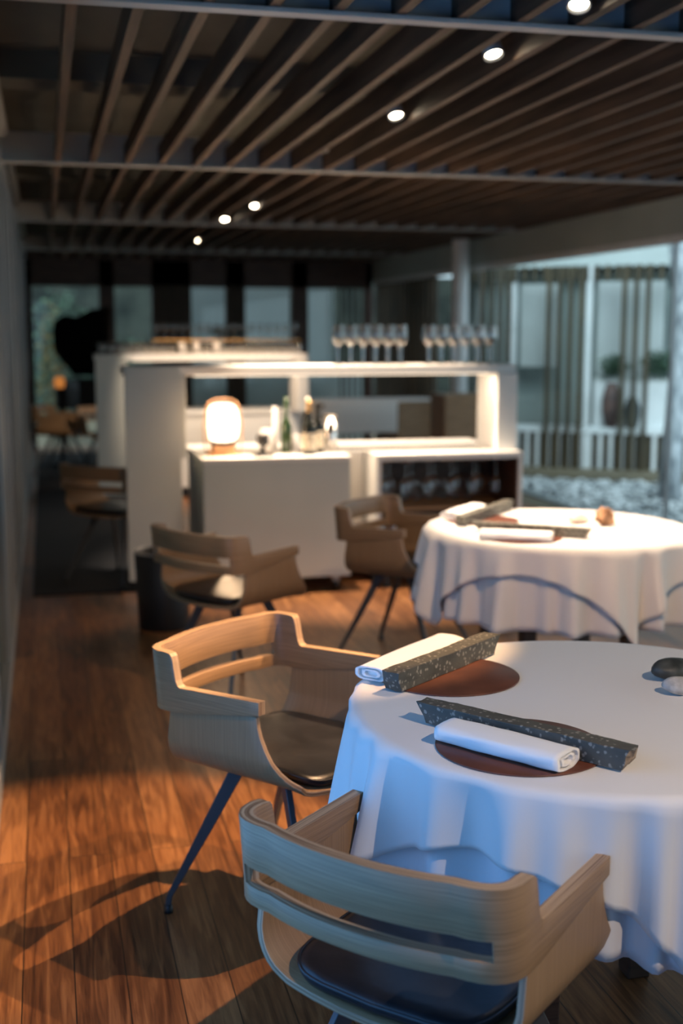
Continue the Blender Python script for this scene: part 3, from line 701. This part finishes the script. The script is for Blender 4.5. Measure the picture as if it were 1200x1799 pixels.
# place settings
def leather_mat(cx, cy, r, lab):
    bm = bmesh.new(); lathe(bm, [(0, 0), (r-0.001, 0), (r, 0.001), (r, 0.0028), (r-0.001, 0.0035), (0, 0.0035)], 72)
    o = obj('place_mat', bm, 'mat_leather'); o.location = (cx, cy, ZT); tag(o, lab, 'place mat')
    return o
def stone_bar(a, b, w, h, z, lab, seed, taper=0.5):
    a, b = Vector(a), Vector(b); d = (b-a); Ln = d.length; ang = math.atan2(d.y, d.x)
    bm = bmesh.new(); nx, rings = 26, []
    for i in range(nx+1):
        u = i/nx; x = -Ln/2 + Ln*u; ring = []
        # bottom corners start later at the left end: broken slanting ends
        for j, (yy, zz) in enumerate([(-1, 0), (-.33, 0), (.33, 0), (1, 0), (1, .33), (1, .67), (1, 1), (.33, 1), (-.33, 1), (-1, 1), (-1, .67), (-1, .33)]):
            cut = 0
            if u < 0.12: cut = (1-zz)*taper*0.05*(1-u/0.12) - 0.0025*math.sin(j*2.1+seed)*(1-u/.12)
            if u > 0.93: cut = -(1-zz)*0.02*((u-.93)/.07) + 0.004*math.sin(j*1.7+seed)*((u-.93)/.07)
            p = Vector((x+cut, yy*w/2, zz*h))
            nz = noise.noise(Vector((x*14+seed, j*1.3, seed)))*0.0022 + noise.noise(Vector((x*60, j*5.1, seed)))*0.0012
            p.y += nz; 
            if zz > 0.2: p.z += nz*0.7
            ring.append(bm.verts.new(p))
        rings.append(ring)
    for r1, r2 in zip(rings, rings[1:]):
        for k in range(12): bm.faces.new([r1[k], r1[(k+1) % 12], r2[(k+1) % 12], r2[k]])
    for r, e in ((rings[0], -1), (rings[-1], 1)):
        c = bm.verts.new(sum((v.co for v in r), Vector())/12 + Vector((0.004*e, 0, 0)))
        for k in range(12): bm.faces.new([r[k], r[(k+1) % 12], c]).material_index = 1 if e > 0 else 0
    o = obj('stone_bar', bm, ['stone', 'broken'], None, 0.0012, 2); o.location = ((a.x+b.x)/2, (a.y+b.y)/2, z); o.rotation_euler = (0, 0, ang)
    tag(o, lab, 'stone'); return o
def napkin(c, ang, ln, w, h, z, lab, tilt=0):
    # folded linen roll: flattened spiral cross-section swept along its length
    prof = []; n = 34
    for k in range(n):
        a = 2*PI*k/n; e = 0.62
        prof.append((w/2*math.copysign(abs(math.cos(a))**e, math.cos(a)), h/2 + h/2*math.copysign(abs(math.sin(a))**e, math.sin(a))*(1 if math.sin(a) > 0 else 1)))
    bm = bmesh.new(); rings = []; nx = 22
    for i in range(nx+1):
        u = i/nx; x = -ln/2 + ln*u; r = []
        sc_ = 1 - 0.04*math.cos(2*PI*u) + 0.01*math.sin(u*17)
        for k, (yy, zz) in enumerate(prof): 
            r.append(bm.verts.new((x + 0.001*math.sin(k*.8)*(1 if i in (0, nx) else 0), yy*sc_ + 0.001*math.sin(u*9+k), zz*(0.96+0.04*sc_) + 0.0012*noise.noise(Vector((x*20, k*.5, 1))))))
        rings.append(r)
    for r1, r2 in zip(rings, rings[1:]):
        for k in range(n): f = bm.faces.new([r1[k], r1[(k+1) % n], r2[(k+1) % n], r2[k]]); f.smooth = True
    # ends: inner layers stepped inwards so the fold reads
    for r, e in ((rings[0], 1), (rings[-1], -1)):
        prev = r
        for (sc2, dx) in ((0.82, 0.0), (0.78, 0.012), (0.62, 0.013), (0.58, 0.001), (0.40, 0.001), (0.36, 0.012)):
            cen = sum((v.co for v in r), Vector())/n
            cur = [bm.verts.new(Vector((v.co.x + dx*e, cen.y + (v.co.y-cen.y)*sc2, cen.z + (v.co.z-cen.z)*sc2))) for v in r]
            for k in range(n): bm.faces.new([prev[k], prev[(k+1) % n], cur[(k+1) % n], cur[k]])
            prev = cur
        bm.faces.new(prev)
    o = obj('napkin', bm, 'napkin'); o.location = (c[0], c[1], z); o.rotation_euler = (tilt, 0, ang); tag(o, lab, 'napkin'); return o
leather_mat(0.845, 2.045, 0.16, 'round brown leather mat under the near napkin on the front table')
leather_mat(0.865, 2.525, 0.16, 'round brown leather mat under the far stone bar on the front table')
zm = ZT + 0.004
d1 = Vector((0.985-0.715, 1.865-2.235)); a1 = math.atan2(d1.y, d1.x)
stone_bar((0.712, 2.238), (0.992, 1.872), 0.040, 0.040, zm, 'speckled dark stone bar lying behind the near napkin on the front table', 1.0, 0.5)
napkin((0.800, 2.010), a1, 0.265, 0.082, 0.034, zm, 'white folded napkin on the near mat of the front table')
stone_bar((0.698, 2.427), (1.035, 2.70), 0.044, 0.044, zm, 'speckled dark stone bar pointing away, on the far mat of the front table', 5.0, 0.3)
napkin((0.815, 2.640), math.atan2(.273, .337)+0.05, 0.36, 0.085, 0.03, zm, 'white folded napkin behind the far stone bar of the front table')
leather_mat(1.735, 4.66, 0.15, 'orange brown leather mat at the left edge of the second table')
leather_mat(1.74, 4.24, 0.15, 'leather mat under the front napkin of the second table')
stone_bar((1.585, 4.52), (1.96, 4.93), 0.04, 0.04, zm, 'grey stone bar angled away at the left of the second table', 2.0, 0.3)
napkin((1.70, 4.79), math.atan2(.41, .375), 0.30, 0.085, 0.034, zm, 'folded napkin at the back left of the second table')
stone_bar((1.60, 4.42), (1.975, 4.14), 0.04, 0.036, zm, 'long grey stone bar lying across the front of the second table', 3.0, 0.9)
napkin((1.69, 4.175), math.atan2(-.15, .27), 0.27, 0.08, 0.034, zm, 'white rolled napkin at the front of the second table')
def rock(name, c, r, seed, m, lab, amp=0.25, sub=3, fr=1.1, rz=0):
    bm = bmesh.new(); blob(bm, (0, 0, r[2]*0.97), r, seed, amp, sub, fr); o = obj(name, bm, m); o.location = (c[0], c[1], ZT); o.rotation_euler = (0, 0, rz)
    zmin = min(v.co.z for v in o.data.vertices)
    for v in o.data.vertices: v.co.z -= zmin
    tag(o, lab, 'stone'); return o
rock('pebble', (1.345, 2.385), (0.055, 0.035, 0.024), 2.0, 'pebble_dark', 'dark oval pebble at the right edge of the front table', 0.12, rz=0.3)
rock('pebble', (1.305, 2.275), (0.040, 0.028, 0.019), 4.0, 'pebble_pale', 'pale grey pebble in front of the dark pebble on the front table', 0.12, rz=-0.3)
rock('rock', (2.165, 4.42), (0.04, 0.028, 0.034), 8.0, 'amber_rock', 'rough ochre rock near the back of the second table', 0.7, 3, 2.2, 0.4)
rock('rock', (2.085, 4.50), (0.045, 0.03, 0.018), 9.0, 'pale_rock', 'pale pinkish rock left of the ochre rock on the second table', 0.4, 3, 1.6)

# ------------------------------------------------------------------ service consoles
def console(y0, x0, lab, grp=None):
    """open white service console: tall end panel left, high shelf, end upright right, counter, glass rack."""
    t = thing('service_console', lab, 'console', (x0, y0, 0), 0, grp)
    bxo('end_panel', (0.0, 0.315, 0.10, 0.125, 0.09, 1.325), 'white', t, 0.003)
    bxo('end_panel_side', (0.315, 0.345, 0.10, 0.40, 0.80, 1.27), 'white', t, 0.003)
    bxo('shelf', (0.0, 2.37, 0.126, 0.46, 1.272, 1.325), 'white_top', t, 0.004)
    bxo('upright', (2.24, 2.37, 0.10, 0.46, 0.803, 1.271), 'white_top', t, 0.004)
    bxo('counter', (0.42, 2.37, 0.45, 0.98, 0.762, 0.80), 'white_top', t, 0.004)
    bm = bmesh.new(); box(bm, 0.45, 2.37, 0.47, 0.96, 0.09, 0.761); box(bm, 1.30, 1.446, 0.30, 0.469, 0.09, 0.80); obj('base', bm, 'white_top', t, 0.004)
    bxo('light_strip', (0.40, 2.20, 0.14, 0.155, 1.266, 1.2715), 'strip', t)
    bxo('plinth', (0.50, 2.30, 0.50, 0.92, 0.0, 0.089), 'black', t)
    return t
XC, YC = 0.435, 6.86
con = console(YC, XC, 'white service console with a high glass shelf, behind the second table')
# front glass rack cabinet on the right
def rack(x0, x1, y0, y1, lab):
    t = thing('glass_rack_cabinet', lab, 'cabinet', (x0, y0, 0)); W = x1-x0; D = y1-y0; k = 0.028
    bm = bmesh.new(); box(bm, 0, W, 0, D, 0.765, 0.8025); box(bm, 0, k, 0, D, 0.09, 0.765); box(bm, W-k, W, 0, D, 0.09, 0.765); box(bm, 0, W, 0, D, 0.09, 0.13)
    obj('frame', bm, 'white_top', t, 0.002)
    bxo('back_panel', (k, W-k, D-0.02, D-0.002, 0.13, 0.765), 'dark_wood', t)
    bxo('shelf', (k, W-k, 0.03, D-0.02, 0.46, 0.478), 'mid_wood', t, 0.002)
    bxo('side_lining', (W-k-0.01, W-k-0.001, 0.01, D-0.02, 0.13, 0.764), 'dark_wood', t)
    bxo('bottom_lining', (k, W-k-0.011, 0.01, D-0.02, 0.1305, 0.137), 'dark_wood', t)
    bm = bmesh.new()
    for q in range(7): box(bm, 0.06+q*0.125, 0.075+q*0.125, 0.02, D-0.03, 0.745, 0.7645)
    obj('hanging_rail', bm, 'dark_wood', t)
    for sx in (0.06, W-0.1):
        for sy in (0.04, D-0.08): bxo('foot', (sx, sx+0.04, sy, sy+0.04, 0, 0.0895), 'black', t)
    return t
rack(1.885, XC+2.37, YC-0.01, YC+0.45, 'low white open cabinet with stemware racks inside, behind the second table')
# white box cabinet
t = thing('box_cabinet', 'plain white closed box cabinet on castors behind the oak armchair', 'cabinet', (0.86, YC-0.01, 0))
bxo('body', (0, 0.865, 0, 0.44, 0.09, 0.775), 'white', t, 0.003); bxo('top', (-0.003, 0.868, -0.003, 0.445, 0.776, 0.803), 'white_top', t, 0.003)
for cx_ in (0.07, 0.79):
    for cy_ in (0.07, 0.37):
        bm = bmesh.new(); box(bm, cx_-.02, cx_+.02, cy_-.02, cy_+.02, 0.05, 0.0895)
        cs = obj('castor', bm, 'frame', t); bm = bmesh.new(); tube(bm, [(cx_-.012, cy_, .027), (cx_+.012, cy_, .027)], 0.027, 16); obj('wheel', bm, 'black', cs)
dup(con, (0.43, 10.7, 0), 0, 'rear white service console holding rows of tumblers, behind the front console', None, (0.80, 1, 1))

# bin
t = thing('waste_bin', 'black cylindrical bin standing left of the oak armchair', 'bin', (0.56, 6.2, 0))
bm = bmesh.new(); lathe(bm, [(0, 0), (0.125, 0), (0.13, 0.01), (0.145, 0.40), (0.142, 0.402), (0.137, 0.40), (0.125, 0.02), (0, 0.02)], 40); obj('body', bm, 'black', t)
bm = bmesh.new(); 
tube(bm, [(0.145*math.cos(a*PI/18), 0.145*math.sin(a*PI/18), 0.402) for a in range(37)], 0.005, 6); obj('rim', bm, 'frame', t)
# rug, carried on down the aisle to darken the far floor
bm = bmesh.new(); box(bm, -0.11, 0.72, 7.1, 15.7, 0.0005, 0.009); o = obj('rug', bm, 'rug', None, 0.003); tag(o, 'dark runner rug in the aisle beside the left wall, lengthened to darken far floor', 'rug')

# ------------------------------------------------------------------ glassware
def wine_glass(h, R, foot, m='wineglass'):
    t = thing('wine_glass', '', 'glass')
    hb = h*0.47
    bm = bmesh.new(); lathe(bm, [(0.004, hb-0.004), (R*.35, hb+0.003), (R*.75, hb+0.022), (R*.98, hb+0.048), (R, hb+0.062), (R*.93, hb+0.085), (R*.78, h)], 20); obj('bowl', bm, m, t)
    bm = bmesh.new(); lathe(bm, [(0.005, 0.007), (0.0035, 0.02), (0.0033, hb*.7), (0.005, hb-0.004)], 8); obj('stem', bm, 'ice_glass', t)
    bm = bmesh.new(); lathe(bm, [(0, 0.0), (foot, 0.0), (foot, 0.0015), (0.012, 0.004), (0.005, 0.008)], 20); obj('base', bm, 'ice_glass', t)
    return t
g0 = wine_glass(0.235, 0.0375, 0.034)
g0['label'] = 'tall wine glass in the left cluster on the front console shelf'; g0['group'] = 'wine glasses, left cluster on the shelf'
zt = 1.3255; first = True
random.seed(5)
for k in range(12):
    c_ = k % 6; r_ = k//6
    x = 1.70 + c_*0.078 + (0.03 if r_ else 0); y = YC + 0.19 + r_*0.15
    if first: g0.location = (x, y, zt); first = False
    else: dup(g0, (x*1.0, y, zt), random.random()*3)
# right cluster
for k in range(12):
    c_ = k % 6; r_ = k//6
    dup(g0, (2.265 + c_*0.079 + (0.036 if r_ else 0), YC + 0.18 + r_*0.15, zt), 0, 'tall wine glass in the right cluster on the front console shelf', 'wine glasses, right cluster on the shelf')
# tumblers in rows on the rear console
def tumbler():
    bm = bmesh.new(); lathe(bm, [(0, 0.012), (0.03, 0.012), (0.036, 0.10), (0.0345, 0.10), (0.028, 0.014), (0, 0.014)], 16)
    lathe(bm, [(0, 0), (0.03, 0), (0.03, 0.0118), (0, 0.0118)], 16)
    o = obj('tumbler', bm, 'ice_glass'); tag(o, 'clear tumbler in the rows on the rear console shelf', 'glass', 'tumblers on the rear console'); return o
tb = tumbler(); zr = 1.3255; first = True
for r_ in range(2):
    for c_ in range(24):
        x = 0.50 + c_*0.0765; y = 10.94 + r_*0.08
        if first: tb.location = (x, y, zr); first = False
        else:
            q = tb.copy(); C.objects.link(q); q.location = (x, y, zr)
# a tray of wine glasses behind them on a second tier
t = thing('glass_tray', 'long silver tray carrying wine glasses above the tumblers on the rear console', 'tray', (0.95, 11.08, zr))
bxo('tray', (0.0, 1.36, -0.022, 0.078, 0.115, 0.125), 'gold', t, 0.002)
for x in (0.03, 0.67, 1.3): bxo('support', (x, x+0.012, 0.05, 0.065, 0.0, 0.1145), 'frame', t)
for c_ in range(17):
    dup(g0, (0.99 + c_*0.079, 11.108, zr+0.1255), 0, 'wine glass standing on the long tray of the rear console', 'wine glasses on the tray', (0.85, 0.85, 0.62))
# bright votive glasses
def votive(x, y, z, lab):
    bm = bmesh.new(); lathe(bm, [(0, 0), (0.022, 0), (0.032, 0.03), (0.034, 0.07), (0.024, 0.10), (0.0225, 0.10), (0.032, 0.07), (0.03, 0.03), (0.02, 0.004), (0, 0.004)], 18)
    o = obj('votive_glass', bm, 'pebble_pale'); o.location = (x, y, z); tag(o, lab, 'glass')
votive(1.19, 10.866, zr, 'leftmost of the three pale round glasses on the rear console')
votive(1.32, 10.866, zr, 'middle of the three pale round glasses on the rear console')
votive(1.50, 10.866, zr, 'rightmost of the three pale round glasses on the rear console')
# hanging and standing stemware in the rack cabinet
for c_ in range(11):
    r_ = c_ % 2
    q = dup(g0, (1.96 + c_*0.072, YC + 0.12 + r_*0.12, 0.742), 0, 'wine glass hanging upside down in the low cabinet', 'stemware hanging in the low cabinet'); q.rotation_euler = (PI, 0, 0); q.scale = (0.95, 0.95, 0.85)
for c_ in range(10): dup(g0, (1.97 + c_*0.08, YC + 0.2, 0.1375), 0, 'wine glass standing on the bottom of the low cabinet', 'stemware at the bottom of the low cabinet', (0.9, 0.9, 0.9))
for c_ in range(8): dup(g0, (2.0 + c_*0.085, YC + 0.375, 0.4785), 0, 'short wine glass standing on the wooden shelf of the low cabinet', 'stemware on the wooden cabinet shelf', (0.85, 0.85, 0.5))

# ------------------------------------------------------------------ things on the box cabinet
zb = 0.8035
t = thing('table_lamp', 'glowing white table lamp in a wooden basket frame on the white cabinet', 'lamp', (1.005, YC+0.2, zb), 0.1)
bm = bmesh.new()
rp = [(0, 0.082), (0.05, 0.082), (0.075, 0.092), (0.09, 0.12), (0.096, 0.17), (0.095, 0.22), (0.088, 0.26), (0.07, 0.292), (0.045, 0.303), (0, 0.306)]
lathe(bm, rp, 32); obj('shade', bm, 'lamp_glow', t)
bm = bmesh.new(); lathe(bm, [(0, 0.062), (0.07, 0.062), (0.074, 0.079), (0.05, 0.0815), (0, 0.0815)], 28); obj('collar', bm, 'black', t)
bxo('base_board', (-0.09, 0.09, -0.075, 0.075, 0.0, 0.016), 'cherry', t, 0.004)
bxo('battery_box', (-0.06, 0.06, -0.055, 0.055, 0.0165, 0.0615), 'cherry', t, 0.006)
for sx in (-1, 1):
    for sy in (-1, 1):
        bm = bmesh.new(); tube(bm, [(0.085*sx, 0.068*sy, 0.012), (0.098*sx, 0.06*sy, 0.08), (0.104*sx, 0.045*sy, 0.18), (0.097*sx, 0.022*sy, 0.27), (0.08*sx, 0.0, 0.315)], 0.0045, 8); obj('rib', bm, 'cherry', t)
bm = bmesh.new(); tube(bm, [(-0.085, 0, 0.31), (-0.05, 0, 0.326), (0, 0, 0.33), (0.05, 0, 0.326), (0.085, 0, 0.31)], 0.005, 8); obj('handle', bm, 'cherry', t)
pl = bpy.data.lights.new('table_lamp_light', 'POINT'); pl.energy = 5; pl.color = WARM; pl.shadow_soft_size = 0.09
po = bpy.data.objects.new('table_lamp_light', pl); C.objects.link(po); po.location = (1.005, YC+0.03, zb+0.21)
# black goblet shaped pourer lying stand
t = thing('black_goblet', 'black goblet on a dark disc, right of the glowing lamp', 'goblet', (1.225, YC+0.10, zb))
bm = bmesh.new(); lathe(bm, [(0, 0), (0.062, 0), (0.066, 0.006), (0.06, 0.014), (0, 0.016)], 28); obj('disc', bm, 'black', t)
bm = bmesh.new(); lathe(bm, [(0, 0.0165), (0.028, 0.018), (0.012, 0.032), (0.012, 0.05), (0.034, 0.07), (0.038, 0.12), (0.034, 0.125), (0, 0.12)], 24, (0.0, 0.0)); obj('cup', bm, 'black', t)
def bottle(x, y, r, h, glassm, lab, neck=0.33, label_=True, foil=None, z=zb):
    t = thing('wine_bottle', lab, 'bottle', (x, y, z))
    hb = h*(1-neck)
    bm = bmesh.new(); lathe(bm, [(0, 0), (r*.9, 0), (r, 0.006), (r, hb*.78), (r*.86, hb*.92), (r*.5, hb*1.06), (r*.34, hb*1.18), (0.0135, h-0.03), (0.0135, h-0.001), (0, h-0.001)], 28); obj('body', bm, glassm, t)
    if foil:
        bm = bmesh.new(); lathe(bm, [(0.0145, h-0.075), (0.0150, h-0.02), (0.0165, h-0.018), (0.0165, h), (0, h+0.0008)], 20); obj('foil', bm, foil, t)
    if label_:
        bm = bmesh.new(); lathe(bm, [(r+0.0006, hb*.16), (r+0.0008, hb*.68)], 28); obj('label', bm, 'label', t)
bottle(1.395, YC+0.26, 0.033, 0.335, 'green_glass', 'slender green wine bottle on the white cabinet', 0.42, False)
bottle(1.505, YC+0.12, 0.045, 0.315, 'dark_bottle', 'dark bottle with a cream label on the white cabinet', 0.4, True, 'gold')
bottle(1.575, YC+0.20, 0.038, 0.305, 'dark_bottle', 'dark bottle with a small label, right of the cream labelled one', 0.36, True, 'black')
bottle(1.54, YC+0.33, 0.038, 0.33, 'dark_bottle', 'tall dark bottle standing behind the labelled pair', 0.36, False, 'silver')
def cyl(name, x, y, r, h, m, lab, cat, z=zb):
    bm = bmesh.new(); lathe(bm, [(0, 0), (r*.92, 0), (r, 0.004), (r*1.04, h), (r*1.0, h), (r*.93, 0.006), (0, 0.006)], 28); o = obj(name, bm, m); o.location = (x, y, z); tag(o, lab, cat); return o
cyl('ice_bucket', 1.675, YC+0.30, 0.042, 0.22, 'silver', 'narrow silver cooler at the right end of the white cabinet', 'cooler')
cyl('carafe', 1.345, YC+0.36, 0.016, 0.27, 'napkin', 'thin white cylinder behind the slender green bottle', 'vase')
cyl('cup', 1.46, YC+0.33, 0.034, 0.10, 'napkin', 'white cup between the green and the labelled bottles', 'cup')
cyl('cup', 1.29, YC+0.30, 0.040, 0.14, 'napkin', 'white cup standing behind the black goblet', 'cup')

# far table with white cloth seen through the console, with chairs of blond board
t = thing('dining_table', 'distant rectangular table with a white cloth seen through the console', 'table', (3.45, 13.4, 0))
bxo('tabletop', (-0.55, 0.95, -0.45, 0.45, 0.70, 0.735), 'dark_wood', t)
for sx in (-0.45, 0.85):
    for sy in (-.35, .35): bxo('leg', (sx-.03, sx+.03, sy-.03, sy+.03, 0, 0.6995), 'dark_wood', t)
bm = bmesh.new(); n = 60; rings = []
def rr(a, hx, hy, e=0.25): c, s_ = math.cos(a), math.sin(a); return hx*math.copysign(abs(c)**e, c), hy*math.copysign(abs(s_)**e, s_)
for hx, hy, z, f in ((0.5, 0.3, 0.748, 0), (0.76, 0.46, 0.748, 0), (0.775, 0.475, 0.735, 0), (0.79, 0.49, 0.6, .008), (0.82, 0.52, 0.42, .02)):
    rings.append([bm.verts.new((3.65+rr(2*PI*k/n, hx, hy)[0]*(1+f*math.sin(k*1.7)), 13.4+rr(2*PI*k/n, hx, hy)[1]*(1+f*math.cos(k*1.3)), z)) for k in range(n)])
bm.faces.new(rings[0])
for a, b in zip(rings, rings[1:]):
    for k in range(n): bm.faces.new([a[k], a[(k+1) % n], b[(k+1) % n], b[k]]).smooth = True
o = obj('tablecloth', bm, 'cloth'); tag(o, 'white cloth over the distant rectangular table', 'tablecloth')
def boardchair(x, y, rz, lab):
    t = thing('side_chair', lab, 'chair', (x, y, 0), rz)
    bxo('backrest', (-0.23, 0.23, -0.22, -0.20, 0.40, 0.80), 'mid_wood', t, 0.01); bxo('seat', (-0.23, 0.23, -0.20, 0.22, 0.42, 0.45), 'mid_wood', t, 0.01)
    for sx in (-.19, .19):
        for sy in (-.18, .18): bxo('leg', (sx-.015, sx+.015, sy-.015, sy+.015, 0, 0.4195), 'leg', t)
boardchair(3.75, 12.4, 0.2, 'distant wooden chair with a flat back in front of the white clothed table')
# pale wood cabinet by the column
t = thing('wood_cabinet', 'warm brown wooden cabinet beside the white column in the distance', 'cabinet', (3.65, 10.9, 0), 0.0)
bxo('body', (0, 0.42, 0, 0.4, 0.08, 0.93), 'mid_wood', t, 0.004); bxo('door', (0.01, 0.41, -0.018, -0.001, 0.1, 0.9), 'mid_wood', t, 0.003); bxo('plinth', (0.02, 0.4, 0.02, 0.38, 0, 0.0795), 'black', t)

# grand piano with its lid raised, far behind
t = thing('grand_piano', 'small black piano with a tilted lid in the dark behind the rear console', 'piano', (0.45, 14.9, 0.0095), 0.0); t.scale = (0.46, 0.8, 1)
def poly(bm, pts, z0, z1):
    a = [bm.verts.new((x, y, z0)) for x, y in pts]; b = [bm.verts.new((x, y, z1)) for x, y in pts]
    bm.faces.new(a[::-1]); bm.faces.new(b)
    for k in range(len(pts)): bm.faces.new([a[k], a[(k+1) % len(pts)], b[(k+1) % len(pts)], b[k]])
case = [(-0.75, -0.2), (-0.7, -0.42), (-0.45, -0.55), (-0.15, -0.5), (0.2, -0.65), (0.7, -0.7), (0.7, 0.7), (-0.2, 0.7), (-0.7, 0.2)]
bm = bmesh.new(); poly(bm, case, 0.62, 0.95); obj('case', bm, 'gloss_black', t, 0.01)
bm = bmesh.new(); poly(bm, case, 0.0, 0.025); bm.transform(Matrix.Translation((0, 0.70, 0.965)) @ Matrix.Rotation(-0.62, 4, 'X') @ Matrix.Translation((0, -0.70, 0))); obj('lid', bm, 'gloss_black', t, 0.005)
for x, y in ((0.55, -0.5), (0.55, 0.55), (-0.55, -0.15)):
    bm = bmesh.new(); tube(bm, [(x, y, 0), (x, y, 0.3), (x, y, 0.6195)], [0.035, 0.045, 0.06], 12); obj('leg', bm, 'gloss_black', t)
# amber lantern and warm things by the far left wall
t = thing('lantern', 'small amber lantern glowing near the left wall in the distance', 'lantern', (0.16, 14.1, 0.0095))
bm = bmesh.new(); lathe(bm, [(0, 0), (0.1, 0), (0.1, 0.02), (0.015, 0.03), (0.015, 0.86), (0.06, 0.87), (0, 0.88)], 20); obj('stand', bm, 'black', t)
bm = bmesh.new(); lathe(bm, [(0, 0.8805), (0.05, 0.885), (0.06, 0.94), (0.05, 1.0), (0, 1.01)], 20); obj('globe', bm, 'candle', t)

# ------------------------------------------------------------------ ceiling spotlights
for i, (x, y, tgt, pw, cone) in enumerate(SPOTS):
    where = ['above the front table, nearest the near beam', 'above and left of the camera frame', 'directly over the front table', 'upper right of the ceiling before the second table', 'in the slats between the second table and the console', 'recessed over the front console', 'nearest of the distant row, beyond the second beam', 'middle of the distant row in the ceiling', 'farthest of the distant row in the ceiling', 'added out of frame to brighten the second table'][i]
    t = thing('ceiling_spotlight', 'round spotlight between the slats, ' + where, 'spotlight', (x, y, 2.60 if i == 5 else 2.485))
    d = (Vector(tgt) - Vector((x, y, 2.46))).normalized()
    bm = bmesh.new(); lip = -0.075 if i == 5 else -0.025
    lathe(bm, [(0, 0.05), (0.026, 0.045), (0.034, 0.02), (0.036, lip), (0.032, lip), (0.028, -0.012), (0, -0.012)], 24); sh = obj('housing', bm, 'frame', t)
    bm = bmesh.new(); lathe(bm, [(0, -0.0125), (0.027, -0.0125), (0.027, -0.0165), (0, -0.0175)], 24); fb = obj('bulb_face', bm, 'frame' if i == 5 else 'bulb', t)
    bm = bmesh.new(); tube(bm, [(0, 0, 0.045), (0, 0, 0.119 if i == 5 else 0.234)], 0.006, 8); obj('stem', bm, 'frame', t)
    dq = Vector((d.x*0.35, -0.45, -1) if i != 5 else (0, 0.3, -1)).to_track_quat('-Z', 'Y').to_euler(); sh.rotation_euler = dq; fb.rotation_euler = dq
    l = bpy.data.lights.new('spot', 'SPOT'); l.energy = pw; l.color = CREAM if i in (2, 3, 4, 5, 6, 8) else WARM; l.spot_size = math.radians(cone); l.spot_blend = 0.45; l.shadow_soft_size = 0.012
    lo = bpy.data.objects.new('spot_lamp', l); C.objects.link(lo); lo.location = (x, y + (0.03 if i == 5 else 0), 2.447 if i == 5 else 2.44); aim(lo, tgt)
